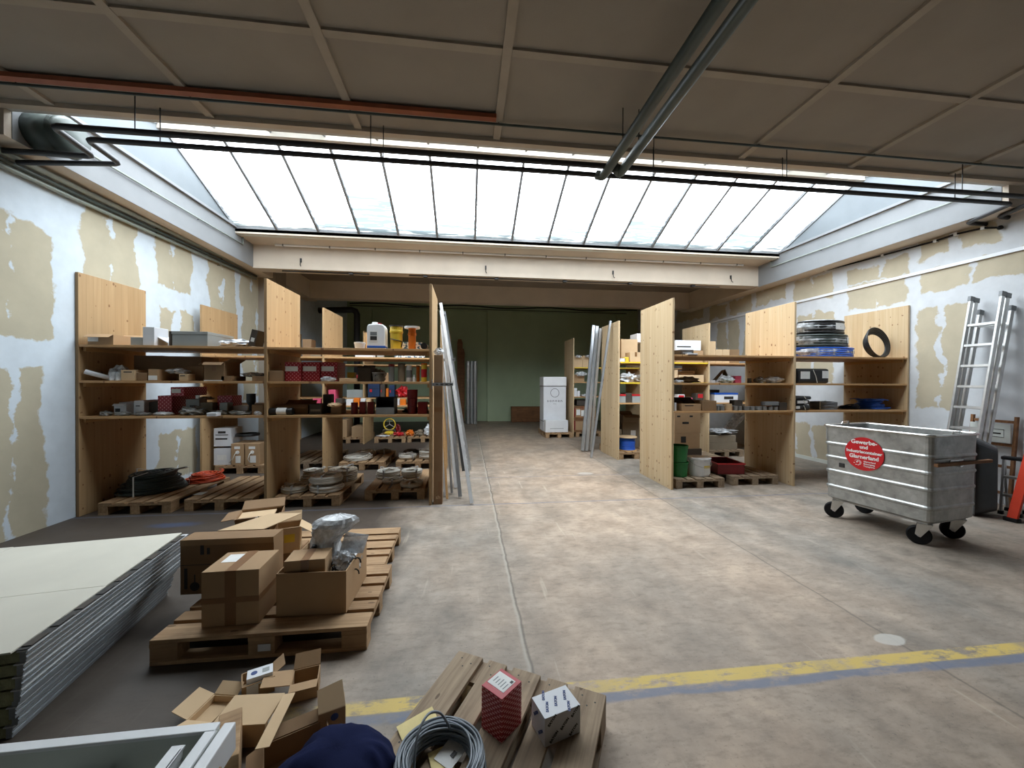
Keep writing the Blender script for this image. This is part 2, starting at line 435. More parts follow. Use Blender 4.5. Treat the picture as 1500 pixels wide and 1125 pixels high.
def floor_mat():
    g = NT('worn_industrial_floor', .62)
    co = g.coord(); x, y, z = g.sep(co)
    wob = g.math('MULTIPLY', g.math('SUBTRACT', g.noise(co, 3, 4), .5), .05)
    xw = g.math('ADD', x, wob); yw = g.math('ADD', y, wob)
    big = g.noise(g.mul(co, (.8, .55, 1)), 1.0, 5, .6); mid = g.noise(co, 3.2, 6, .65); fine = g.noise(g.mul(co, (9, 22, 1)), 1, 6, .7)
    tan = g.mix(g.ramp(mid, .3, .7), rgb(148, 128, 109), rgb(192, 171, 150))
    gry = g.mix(g.ramp(mid, .3, .7), rgb(102, 97, 89), rgb(148, 140, 130))
    # the bays between the joints differ: tan between x=.35 and x=2.65, greyer outside
    inb = g.math('MULTIPLY', g.ramp(xw, .3, .6), g.math('SUBTRACT', 1.0, g.ramp(xw, 2.55, 2.75)))
    f = g.math('ADD', g.math('MULTIPLY', inb, .45), g.math('MULTIPLY', g.ramp(big, .36, .64), .62), clamp=True)
    c = g.mix(f, gry, tan)
    c = g.mix(g.math('MULTIPLY', g.ramp(fine, .48, .72), .5), c, rgb(92, 82, 70))
    c = g.mix(g.math('MULTIPLY', g.ramp(g.noise(co, 60, 3), .62, .7), .35), c, rgb(70, 62, 54))
    # pale scuffs
    sc = g.noise(g.mul(co, (14, 1.1, 1)), 1, 3)
    c = g.mix(g.math('MULTIPLY', g.ramp(sc, .66, .74), .3), c, rgb(204, 192, 172))
    def band(v, centre, half, soft=.008):
        return g.ramp(g.math('ABSOLUTE', g.math('SUBTRACT', v, centre)), half+soft, half-soft)
    # dark brown bay beside the panel stack, pallet shade painted into its colour
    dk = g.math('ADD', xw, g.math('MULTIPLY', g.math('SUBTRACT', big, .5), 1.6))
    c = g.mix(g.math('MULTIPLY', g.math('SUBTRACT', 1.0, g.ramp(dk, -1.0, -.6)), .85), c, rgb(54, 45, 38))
    # joints and the repaired crack
    for (v, cc, h, col, k) in ((xw, 2.65, .006, rgb(84, 78, 68), .7), (xw, .35, .011, rgb(168, 162, 150), .6), (xw, .365, .005, rgb(60, 54, 48), .8), (yw, 4.99, .014, rgb(96, 104, 124), .6),
                               (yw, 6.38, .014, rgb(104, 110, 124), .5), (yw, 8.2, .008, rgb(80, 74, 66), .4), (xw, 5.0, .006, rgb(84, 78, 68), .5), (xw, -1.95, .006, rgb(84, 78, 68), .5)):
        c = g.mix(g.math('MULTIPLY', band(v, cc, h), k), c, col)
    # worn lane paint
    wear = g.noise(g.mul(co, (5, 11, 1)), 1, 6, .75)
    c = g.mix(g.math('MULTIPLY', g.math('MULTIPLY', band(yw, 1.872, .028), g.math('MULTIPLY', g.ramp(xw, -1.3, -.3), .75)), g.ramp(wear, .3, .5)), c, rgb(98, 110, 134))
    lump = g.ramp(g.noise(g.mul(co, (2.2, .5, 1)), 1, 3), .36, .5)
    c = g.mix(g.math('MULTIPLY', g.math('MULTIPLY', band(y, 1.945, .042, .004), g.ramp(wear, .40, .52)), g.math('MULTIPLY', g.ramp(xw, -1.3, -.3), g.math('ADD', .25, g.math('MULTIPLY', lump, .7)))), c, rgb(206, 178, 92))
    # blue chalk by the first rack and filler patches
    def spot(cx_, cy_, rx, ry, col, k, c, soft=.25):
        dx = g.math('DIVIDE', g.math('SUBTRACT', xw, cx_), rx); dy = g.math('DIVIDE', g.math('SUBTRACT', yw, cy_), ry)
        d = g.math('SQRT', g.math('ADD', g.math('MULTIPLY', dx, dx), g.math('MULTIPLY', dy, dy)))
        d = g.math('ADD', d, g.math('MULTIPLY', g.math('SUBTRACT', mid, .5), 1.2))
        return g.mix(g.math('MULTIPLY', g.ramp(d, 1.0, 1.0-soft), k), c, col)
    c = spot(2.62, 2.10, .10, .05, rgb(200, 196, 188), .7, c, .2)
    c = spot(-3.2, 4.65, .3, .1, rgb(66, 84, 118), .6, c, .6)
    c = spot(5.3, 3.9, .25, .1, rgb(206, 202, 192), .6, c, .3)
    c = spot(2.05, 6.5, .16, .1, rgb(200, 196, 188), .5, c, .4)
    g.color(c)
    g.put(g.p.inputs['Roughness'], g.math('ADD', .45, g.math('MULTIPLY', mid, .35)))
    g.bump(g.math('ADD', mid, g.math('MULTIPLY', fine, .4)), .12, .01)
    return g.m
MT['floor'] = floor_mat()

def wallrects(px, X):
    out = []
    for (a, b, c, d) in px:
        p, q = atx(a, (b+d)/2, X), atx(c, (b+d)/2, X); m = (a+c)/2
        z1, z0 = atx(m, b, X).z, atx(m, d, X).z
        out.append((min(p.y, q.y), max(p.y, q.y), z0, z1))
    return out
XL, XR, YB = -4.5, 7.05, 15.3
MT['wall_l'] = blotches('filled_plasterboard_left', rgb(200, 210, 218), rgb(176, 166, 140), wallrects([(-60, 318, 78, 492), (-40, 540, 66, 800), (118, 308, 200, 420), (228, 348, 280, 425), (235, 455, 285, 505), (305, 375, 345, 470), (352, 400, 383, 456), (233, 630, 288, 700)], XL)
   + [(-1.5, .2, 1.6, 2.9), (.7, 1.9, 1.7, 2.8), (8.4, 9.4, 1.2, 3.2), (9.8, 10.8, 1.0, 3.0)], 0, XL)
MT['wall_r'] = blotches('filled_plasterboard_right', rgb(200, 203, 206), rgb(180, 168, 142), wallrects([(1166, 458, 1222, 560), (1164, 405, 1220, 440), (1243, 412, 1325, 452), (1344, 450, 1416, 600), (1350, 378, 1520, 414), (1347, 330, 1463, 368),
   (1243, 384, 1335, 410), (1165, 620, 1212, 676), (1039, 441, 1100, 463), (1107, 420, 1151, 443), (1050, 470, 1083, 515), (991, 450, 1030, 470), (1090, 470, 1150, 520), (1345, 640, 1410, 700)], XR), 0, XR)

# ================================================================ the hall
YB0 = -3.0
def sbox(name, m, *bx):
    b = MB()
    for x in bx: b.box(*x)
    return struct(b.build(name, m))
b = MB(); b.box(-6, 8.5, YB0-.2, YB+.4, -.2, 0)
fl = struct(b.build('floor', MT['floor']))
sbox('wall_left', MT['wall_l'], (XL-.25, XL, YB0, YB+.4, 0, 4.7))
sbox('wall_right', MT['wall_r'], (XR, XR+.25, YB0, YB+.4, 0, 4.7))
sbox('wall_front', MT['frontdark'], (XL-.25, XR+.25, YB0-.25, YB0, 0, 4.7))
# rear green wall with two recessed fields and a pilaster
wb = struct(MB().box(XL-.25, XR+.25, YB+.12, YB+.4, 0, 4.75).build('wall_back', MT['olive']))
pl0, pl1 = aty(714, 550, YB).x, aty(751, 550, YB).x
part('pilaster', MT['olive'], wb, (pl0, pl1, YB, YB+.12, 0, 4.36))
part('cornice_band', MT['olive'], wb, (XL, XR, YB, YB+.12, 4.36, 4.75))
part('pilaster', MT['olive'], wb, (XL, XL+.9, YB, YB+.12, 0, 4.36))
part('pilaster', MT['olive'], wb, (XR-.9, XR, YB, YB+.12, 0, 4.36))
# front ceiling: slab, board panels, battens
ZCE = 4.1
ce = sbox('ceiling', MT['ceil'], (XL-.25, XR+.25, YB0-.2, 4.02, ZCE+.03, ZCE+.12))
bx = [-3.76, -2.42, -1.07, .30, 1.67, 3.03, 4.40, 5.76]
rows = [-2.7, -.9, 1.0, 2.93, 3.99]
xs = [XL]+bx+[XR]
for i in range(len(xs)-1):
    for j in range(len(rows)-1):
        part('ceiling_panel', MT['ceil'], ce, (xs[i]+.004, xs[i+1]-.004, rows[j]+.004, rows[j+1]-.004, ZCE+.012, ZCE+.032))
for x in bx: part('batten', MT['batten'], ce, (x-.035, x+.035, YB0, 3.99, ZCE-.012, ZCE+.013))
for y in rows[1:-1]:
    for i in range(len(xs)-1): part('batten', MT['batten'], ce, (xs[i]+.037, xs[i+1]-.037, y-.032, y+.032, ZCE-.009, ZCE+.013))
# near curb of the skylight and the lip of the ceiling
sbox('trim_1', MT['beam_paint'], (XL, XR, 3.99, 4.06, ZCE-.03, ZCE+.1))
sbox('trim_2', MT['concrete_paint'], (XL, XR, 4.06, 4.12, ZCE-.02, 4.42))
# side beams between wall and skylight
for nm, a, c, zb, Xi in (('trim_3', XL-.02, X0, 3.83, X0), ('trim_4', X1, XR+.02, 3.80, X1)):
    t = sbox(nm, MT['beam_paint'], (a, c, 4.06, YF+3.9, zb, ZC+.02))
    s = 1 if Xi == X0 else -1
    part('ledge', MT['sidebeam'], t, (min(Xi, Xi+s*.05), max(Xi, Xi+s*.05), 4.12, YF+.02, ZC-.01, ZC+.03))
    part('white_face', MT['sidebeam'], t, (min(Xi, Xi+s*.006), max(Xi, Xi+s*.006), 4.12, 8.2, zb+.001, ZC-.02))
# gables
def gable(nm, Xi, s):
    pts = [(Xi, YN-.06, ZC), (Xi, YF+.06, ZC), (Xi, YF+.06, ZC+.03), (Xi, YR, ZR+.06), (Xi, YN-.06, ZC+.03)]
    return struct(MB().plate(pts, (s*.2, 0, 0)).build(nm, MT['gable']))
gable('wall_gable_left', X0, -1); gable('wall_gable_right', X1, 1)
# skylight: glazing bars, ridge, eaves rails and single panes
NP = 15
wx = [X0+(X1-X0)*i/NP for i in range(NP+1)]
sk = thing('window_1', None, None, (0, 0, 0)); sk['kind'] = 'structure'
part('ridge_rail', MT['batten'], sk, (X0, X1, YR-.05, YR+.05, ZR-.10, ZR+.03))
part('eaves_rail', MT['barpaint'], sk, (X0, X1, YF-.02, YF+.03, ZC-.02, ZC+.025))
part('eaves_rail', MT['barpaint'], sk, (X0, X1, YN-.03, YN+.02, ZC-.02, ZC+.025))
for x in wx:
    MB().bar((x, YR, ZR), (x, YF, ZC), .04, .05).build('glazing_bar', MT['barpaint'], sk)
    MB().bar((x, YR, ZR), (x, YN, ZC), .03, .045).build('glazing_bar', MT['barpaint'], sk)
for i in range(NP):
    for (ya, za, yb, zb) in ((YR, ZR, YF, ZC), (YN, ZC, YR, ZR)):
        a, c = wx[i]+.012, wx[i+1]-.012
        MB().add([(a, ya, za+.02), (c, ya, za+.02), (c, yb, zb+.02), (a, yb, zb+.02)], [(0, 1, 2, 3)]).build('pane', MT['pane'], sk)
# eaves strips, soffit and the two cross beams beyond the skylight
sl = sbox('trim_5', MT['offwhite'], (X0, X1, YF, YF+.05, ZC-.07, ZC-.02))
part('gutter_strip', MT['offwhite'], sl, (X0, X1, YF+.05, YF+.13, ZC-.105, ZC-.07))
sbox('trim_6', MT['beam_paint'], (X0-.2, X1+.2, YF, 8.45, ZC-.1, ZC+.1))
bm1 = sbox('trim_7', MT['beam_paint'], (X0, X1, 8.2, 8.5, 3.82, ZC-.1))
sbox('trim_8', MT['roofdark'], (XL-.2, XR+.2, 8.45, 11.1, 4.30, 4.42))
sbox('trim_9', MT['beam_paint'], (XL-.02, XR+.02, 11.0, 11.3, 3.82, 4.75))
sbox('trim_10', MT['roofdark'], (XL-.2, XR+.2, 11.3, YB+.4, 4.68, 4.8))
# closes the hall above the wall heads
sbox('roof_slab', MT['concrete_paint'], (XL-.25, X0-.2, YB0, YB+.4, 4.66, 4.74), (X1+.2, XR+.25, YB0, YB+.4, 4.66, 4.74))
sbox('roof_infill', MT['concrete_paint'], (XL-.25, XR+.25, YB0-.2, 4.05, 4.5, 4.62))
# white fluorescent-style conduit and clips along the soffit
z0 = 4.262
c = thing('soffit_conduit', 'thin white conduit along the soffit under the skylight eaves', 'conduit', (0, 0, 0))
MB().tube([(X0+.45, 8.12, z0), (X1-.45, 8.12, z0)], .022, 8).build('tube', MT['white'], c)
for i in range(12):
    x = X0+.6+i*.88; MB().box(x-.012, x+.012, 8.09, 8.15, z0-.02, z0+.03).build('clip', MT['grey'], c)
for i, x in enumerate((X0+.9, 0.4, 3.2, X1-.7)):
    t = thing('beam_hook', 'dark iron hook on the %s of the cross beam face' % ['left end', 'centre', 'right-hand half', 'right end'][i], 'hook', (x, 8.19, 3.9))
    MB().tube([(0, -.01, .1), (0, -.03, 0), (.02, -.05, -.03)], .008, 5).build('hook_rod', MT['pipedark'], t)
    part('wall_plate', MT['pipedark'], t, (-.015, .015, -.01, .01, .06, .14))
tr = thing('cable_tray', 'thin dark cable strip fixed under the first cross beam', 'cable strip', (0, 0, 0))
MB().tube([(X0+.5, 8.3, 3.805), (X0+2.2, 8.3, 3.80)], .012, 6).build('cable', MT['pipedark'], tr)
MB().tube([(X0+3.0, 8.3, 3.805), (X1-.9, 8.3, 3.79)], .010, 6).build('cable', MT['pipedark'], tr)
for i in range(6): part('junction_box', MT['pipedark'], tr, (X0+1.8+i*1.5, X0+1.88+i*1.5, 8.26, 8.34, 3.78, 3.82))

# ---------------------------------------------------------------- pipes
def pipe(name, label, cat, paths, r, m, clips=(), grp=None, seg=12):
    t = thing(name, label, cat, (0, 0, 0), 0, grp)
    for p in paths: MB().tube(p, r, seg).build('pipe_run', m, t, smooth=True)
    for (a, b2) in clips: MB().tube([a, b2], .005, 5).build('hanger_rod', MT['pipedark'], t)
    return t
zp = 3.775
def P3(px, py, z=zp): v = atz(px, py, z); return (v.x, v.y, v.z)
# upper/near pipe: zig-zag at the left, straight run across, zig-zag at the far right
ya, yb = atz(750, 233.5, zp).y, atz(750, 247.5, zp).y
def bend(pts, k=.05):
    out = [Vector(pts[0])]
    for i in range(1, len(pts)-1):
        p = Vector(pts[i]); a = (Vector(pts[i-1])-p).normalized(); c2 = (Vector(pts[i+1])-p).normalized()
        out += [p+a*k, p+(a+c2)*k*.3, p+c2*k]
    return out+[Vector(pts[-1])]
A = atz(80, 187, zp); B = atz(137, 229, zp); C0 = atz(-90, 213, zp)
pipe('transverse_pipe', 'dark pipe nearer the ceiling edge, zig-zagging at the left wall', 'pipe',
     [bend([(C0.x, B.y, zp), (B.x, B.y, zp), (A.x, ya, zp), (XR-.35, ya, zp), (XR-.15, ya+.5, zp), (XR+.05, ya+.5, zp)])], .027, MT['pipedark'],
     [((x, ya, zp), (x, ya, 4.4)) for x in (-2.9, -.9, 1.9, 3.4, 5.6)])
A = atz(128, 205, zp); B = atz(176, 240, zp)
pipe('transverse_pipe', 'dark pipe on the skylight side of the pair, bent down at the left wall', 'pipe',
     [bend([(XL+.12, B.y, zp-.05), (B.x, B.y, zp), (A.x, yb, zp), (XR-.5, yb, zp), (XR-.3, yb+.55, zp), (XR+.05, yb+.55, zp)])], .025, MT['pipedark'],
     [((x, yb, zp), (x, yb, 4.4)) for x in (-2.82, -.82, 1.98, 3.5, 5.75)])
for i, (p0, p1) in enumerate((((1063, 0), (880, 258)), ((1108, 0), (902, 254)))):
    e = atz(*p1, zp-.03); s0 = atz(*p0, zp-.03); d = (s0-e)
    xx = (s0.x+e.x)/2
    pipe('ceiling_pipe', ['green-grey pipe under the ceiling, the one farther from the ladder wall', 'green-grey pipe under the ceiling, the one nearer the ladder wall'][i], 'pipe',
         [bend([(xx, -2.9, zp-.03), (xx, e.y, zp-.03), (xx+(-.06 if i == 0 else -.08), yb if i == 0 else ya, zp)], .03)], .046, MT['pipegreen'],
         [((xx, y, zp), (xx, y, ZCE)) for y in (1.2, 3.4)])
pipe('thin_conduit', 'thin grey conduit clipped under the dark ceiling near its edge', 'conduit', [[(XL, 3.72, ZCE-.03), (XR, 3.72, ZCE-.03)]], .012, MT['pipegreen'], [((x, 3.72, ZCE-.035), (x, 3.72, ZCE)) for x in bx])
t = thing('board_strip', 'reddish brown wooden strip across the dark ceiling by its edge', 'wooden strip')
part('strip', MT['redwood'], t, (XL, .27, 3.60, 3.66, ZCE-.05, ZCE-.012))
part('edge_strip', MT['redwood'], t, (XL, .27, 3.665, 3.685, ZCE-.035, ZCE-.012), label='darker edge strip')
# round duct end at the top left corner
t = thing('ventilation_duct', 'large round grey duct running into the upper left corner', 'duct', (0, 0, 0))
MB().tube([(X0-.0, 4.36, 4.02), (-3.93, 4.34, 4.0)], [.19, .19], 24).build('duct_pipe', MT['pipegreen'], t, smooth=True)
MB().tube([(-3.95, 4.34, 4.0), (-3.86, 4.335, 4.0)], [.2, .15], 24).build('end_cap', MT['pipegreen'], t, smooth=True)
# conduits along the left wall
for i, (dz, dx, r) in enumerate(((0, .05, .022), (.055, .06, .022), (.12, .09, .03))):
    zc = 3.66+dz
    pipe('wall_pipe', ['lowest of the three grey-green pipes running along the left wall head', 'middle one of the three grey-green pipes along the left wall head', 'thick top pipe of the three along the left wall head'][i], 'pipe',
         [[(XL+dx, 2.2, zc-.02), (XL+dx, 5, zc), (XL+dx, 8.8, zc+.09)]], r, MT['pipelite'] if i != 1 else MT['pipegreen'], [((XL+dx, y, zc+.02), (XL, y, zc+.02)) for y in (4.6, 6.2, 7.6)])
# conduits along the side beams
for Xi, s, l in ((X0, 1, 'thin pale conduit along the white beam above the left wall'), (X1, -1, 'thin pale conduit along the white beam above the right wall')):
    pipe('beam_conduit', l, 'conduit', [[(Xi+s*.03, 4.2, 4.10), (Xi+s*.03, YF+.2, 4.14), (Xi+s*.03, YF+.2, ZC-.05)]], .011, MT['pipelite'], [((Xi+s*.03, y, 4.11), (Xi, y, 4.11)) for y in (4.9, 5.7, 6.6)])
# right wall: white rail, black cable
struct(MB().box(XR-.03, XR, 2.4, 11.0, 3.30, 3.345).build('trim_11', MT['white']))
XQ = XR-.03
k = [atx(1467, 333, XR-.03), atx(1440, 334, XR-.03), atx(1400, 343, XR-.03), atx(1370, 353, XR-.03), atx(1293, 374, XR-.03), atx(1210, 396, XR-.03), atx(1150, 412, XR-.03), atx(1080, 430, XR-.03), atx(1010, 448, XR-.03)]
t = thing('black_cable', 'black cable clipped along the upper right wall', 'cable')
MB().tube(k, .012, 6).build('cable', MT['rubber'], t, smooth=True)
MB().blob(.06, .06, .06, 3, .1).build('cable_end', MT['rubber'], t, loc=(XR-.05, k[0].y, k[0].z-.03))
for q in k[1:7]: MB().box(q.x-.014, XR-.002, q.y-.02, q.y+.02, q.z-.02, q.z+.02).build('clip', MT['white'], t)
# black drain pipe and cables in the dark rear bay
q = [aty(372/1.0+30, 455, 9.6), aty(455, 455, 9.6)]
pipe('drain_pipe', 'thick black pipe bending down in the dark rear left bay', 'pipe', [bend([(XL+.1, 12.2, 3.7), (-3.3, 12.2, 3.75), (-3.3, 12.2, 3.2), (-3.3, 12.2, .0)], .15)], .09, MT['pipedark'])
pipe('rear_cable', 'black cable sagging along the top of the green wall', 'cable', [[(XL+.1+i*.6, YB-.03, 4.52+.04*math.sin(i*1.1)) for i in range(20)]], .02, MT['rubber'], seg=6)
pipe('rear_cable', 'thin straight black cable under the sagging one on the green wall', 'cable', [[(XL+.1, YB-.03, 4.44), (XR-.5, YB-.03, 4.40)]], .012, MT['rubber'], seg=6)
struct(MB().box(XL, XL+.35, 9.0, 9.5, 0, 4.3).build('trim_12', MT['roofdark']))
struct(MB().box(XR-.015, XR, 5.0, 8.0, 0, .07).build('baseboard_right', MT['offwhite']))

# ================================================================ racks
ZS = dict(t=2.005, m=1.585, l=1.165)      # top faces of the shelves
def rack(name_lbl, xs, y0, y1, H=2.84, th=.032, mz='spruceZ', shelves=('t', 'm', 'l'), yback=None, zs=None, lam=None, skip=()):
    t = thing('shelving_rack', name_lbl, 'shelving', ((xs[0]+xs[-1])/2, (y0+y1)/2, 0))
    ox, oy = t.location.x, t.location.y
    for x in xs:
        b = MB(); b.box(x-th/2-ox, x+th/2-ox, y0-oy, y1-oy, 0, H)
        b.build('side_panel', MT[mz], t, bevel=.002)
    for i in range(len(xs)-1):
        a, c = xs[i]+th/2-ox, xs[i+1]-th/2-ox
        for s in shelves:
            if (i, s) in skip: continue
            z = (zs or ZS)[s]
            part('shelf', MT['spruceX'], t, (a+.001, c-.001, y0+.004-oy, y1-oy, z-.028, z), bevel=.002)
            for (p, q) in ((a+.0015, a+.03), (c-.03, c-.0015)):
                part('cleat', MT['cleat'], t, (p, q, y0+.05-oy, y1-.05-oy, z-.075, z-.029))
    return t
YL1, YL2, YL3, YR1, YR2, YR3 = 5.03, 6.93, 10.05, 5.38, 7.55, 10.75
XA = [-4.478, -2.435, -.455]
rack('front spruce shelving rack left of the aisle, its end panel beside the leaning profiles', XA, YL1, YL1+.95)
rack('second spruce shelving rack left of the aisle, directly behind the front one', [-4.35, -2.43, -.445], YL2, YL2+1.0)
rack('rearmost spruce shelving rack left of the aisle, holding blue tool cases', [-4.45, -2.56, -.45], YL3, YL3+1.0)
rack('front spruce shelving rack right of the aisle, reaching the right wall', [3.035, 5.02, 7.02], YR1, YR1+1.05, mz='spruceP')
rack('middle spruce shelving rack right of the aisle with yellow-edged shelves', [3.09, 5.06, 7.02], YR2, YR2+1.0, mz='spruceP')
rack('rearmost spruce shelving rack right of the aisle beside the white tall carton', [3.05, 5.05, 7.02], YR3, YR3+1.0, mz='spruceP')
# yellow shelf edging on the middle and rear right racks
for y, x0, x1, z, l in ((YR2, 3.12, 5.03, 2.005, 'yellow strip on the top shelf edge of the middle right rack'), (YR2, 3.12, 5.03, 1.585, 'yellow strip on the eye-level shelf edge of the middle right rack'),
                        (YR3, 3.08, 5.02, 2.005, 'yellow strip on the top shelf edge of the rearmost right rack')):
    o = MB().box(x0, x1, y-.004, y+.002, z-.028, z+.002).build('edge_strip', MT['yellow']); tag(o, l, 'edging')

# ================================================================ pallets
def pallet_proto(L, Wd, m, name='pallet'):
    t = thing(name, 'x', 'pallet')
    for i, (c, w) in enumerate(((-.5, .145), (-.20, .10), (0, .145), (.20, .10), (.5, .145))):
        y = c*(Wd-.145) if abs(c) == .5 else c*Wd*1.016
        part('deck_board', m, t, (-L/2, L/2, y-w/2, y+w/2, .122, .144), bevel=.003)
    for x in (-L/2+.0725, 0, L/2-.0725):
        part('stringer', m, t, (x-.0725, x+.0725, -Wd/2, Wd/2, .100, .1215))
        for y in (-Wd/2+.05, 0, Wd/2-.05): part('block', m, t, (x-.0725+.001, x+.0725-.001, y-.05, y+.05, .0225, .0995), bevel=.003)
    for y in (-Wd/2+.05, 0, Wd/2-.05): part('bottom_board', m, t, (-L/2, L/2, y-.05, y+.05, 0, .022), bevel=.003)
    return t
proto = {'n': None, 'w': None}
def pallet(label, cx, cy, rz=0, kind='n', grp='wooden pallets', z=0):
    m = MT['pal'] if kind == 'n' else MT['pal_gr']
    if proto[kind] is None:
        t = pallet_proto(1.17, .78, m); proto[kind] = t
        t.location = (cx, cy, z); t.rotation_euler.z = rz; t['label'] = label; t['group'] = grp; return t
    return dup(proto[kind], (cx, cy, z), rz, label, grp)
H = PI/2
def pal_front(label, px0, px1, y, kind='n', depth=1.17):
    """pallet standing end-on in a rack bay, its .78 m end between two pixels on the front plane y"""
    a, c = aty(px0, 700, y).x, aty(px1, 700, y).x
    m_ = (a+c)/2
    for xs_, yy in ((XA, YL1), ([-4.35, -2.43, -.445], YL2), ([-4.45, -2.56, -.45], YL3), ([3.035, 5.02, 7.02], YR1), ([3.09, 5.06, 7.02], YR2), ([3.05, 5.05, 7.02], YR3)):
        if yy <= y < yy+.9:
            for i in range(2):
                if xs_[i]-.1 < m_ < xs_[i+1]: m_ = min(max(m_, xs_[i]+.42), xs_[i+1]-.42); break
    return pallet(label, m_, y+depth/2, H, kind)
pal_front('pallet against the left wall carrying the dark green cable coil', 140, 253, 5.06)
pal_front('empty pallet beside the dark green coil in the front left bay', 262, 378, 5.10)
pal_front('pallet under the stacks of white pipe coils, beside the first divider', 399, 500, 5.12)
pal_front('pallet with four wrapped coils next to the aisle end panel', 534, 622, 5.30)
pal_front('pallet carrying the white and brown cable cartons behind the front left rack', 309, 392, 7.05)
pal_front('dark empty pallet seen between the left rack dividers', 428, 470, 7.3, 'w')
pal_front('pale pallet with thin white coils in the second left rack', 498, 561, 7.12)
pal_front('pallet with a white ring coil in the second left rack beside the aisle', 580, 645, 7.12)
pal_front('far pallet holding brown cartons in the rearmost left rack', 499, 533, 10.2)
pal_front('far pallet holding the yellow and black reel', 549, 593, 10.2)
pal_front('far pallet with white tools beside the reel pallet', 598, 640, 10.2)
pal_front('pallet under the green tubs in the front right rack', 989, 1063, 5.42, 'w')
pal_front('pallet carrying the empty red crate in the front right rack', 1070, 1143, 5.5, 'w')
pal_front('pallet under the film-wrapped sacks in the middle right rack', 1037, 1092, 7.65, 'w')
pal_front('reddish pallet under the blue cable drum', 905, 958, 7.6)
pal_front('pallet under the wooden crates in the rearmost right rack', 840, 885, 10.8)
pallet('small pallet under the tall white carton with the ring print', 2.625, 11.25, H, "n")
# foreground pallets
pallet('dark pallet in the foreground carrying the big brown cartons', -1.165, 2.75, 0, 'n')
pallet('pallet behind the foreground cartons, its pale board ends showing', -1.225, 3.536, 0, 'n')
dvec = Vector((-.49, -.87, 0)).normalized()
p0, p1 = atz(680, 955, .144), atz(878, 1015, .144)
ang = math.atan2(p1.y-p0.y, p1.x-p0.x)       # direction of the short side
mid = (p0+p1)/2; ln = Vector((math.sin(ang), -math.cos(ang), 0))
cpos = mid+ln*.585
palC = pallet('weathered grey pallet at the picture foot carrying the red and white boxes', cpos.x, cpos.y, ang-H, 'w')

# ================================================================ things on the racks
def M_(k): return MT[k] if isinstance(k, str) else k
def span(px0, px1, yt, z, Y):
    a, c = aty(px0, yt+6, Y), aty(px1, yt+6, Y)
    h = max(.02, aty((px0+px1)/2, yt, Y).z-z)
    return (a.x+c.x)/2, abs(c.x-a.x), h
BAYS = [(YL1, YL1+.95, XA), (YL2, YL2+1.0, [-4.35, -2.43, -.445]), (YL3, YL3+1.0, [-4.45, -2.56, -.45]), (YR1, YR1+1.05, [3.035, 5.02, 7.02]), (YR2, YR2+1.0, [3.09, 5.06, 7.02]), (YR3, YR3+1.0, [3.05, 5.05, 7.02])]
PLACED = []
def bay(cx, Y):
    for (y0, y1, xs_) in BAYS:
        if y0-.1 <= Y <= y1:
            for i in range(len(xs_)-1):
                if xs_[i]-.12 < cx < xs_[i+1]+.02: a = (xs_[i]+.02, xs_[i+1]-.02)
                else: continue
                if xs_[i]-.12 < cx < xs_[i+1]: return a
    return None
def settle(cx, cy, w, d, z, h, bulge=0):
    """nudge a thing so that it clears the rack panels and what already stands there"""
    w_, d_ = w*(1+bulge), d*(1+bulge)
    bb = bay(cx, cy-d/2+.02)
    lim = None
    if bb: lim = (bb[0]+w_/2+.002, bb[1]-w_/2-.002)
    for it in range(14):
        if lim and lim[0] < lim[1]: cx = min(max(cx, lim[0]), lim[1])
        hit = False
        for (ax, ay, aw, ad, az, ah) in PLACED:
            if z+h <= az+.002 or az+ah <= z+.002: continue
            ox = (w_+aw)/2-abs(cx-ax); oy = (d_+ad)/2-abs(cy-ay)
            if ox > .001 and oy > .001:
                hit = True
                if ox < oy*.8: cx += (ox+.002)*(1 if cx >= ax else -1)
                else: cy += (oy+.002)*(1 if cy >= ay else -1)
        if not hit: break
    if lim and lim[0] < lim[1]: cx = min(max(cx, lim[0]), lim[1])
    PLACED.append((cx, cy, w_, d_, z, h))
    return cx, cy
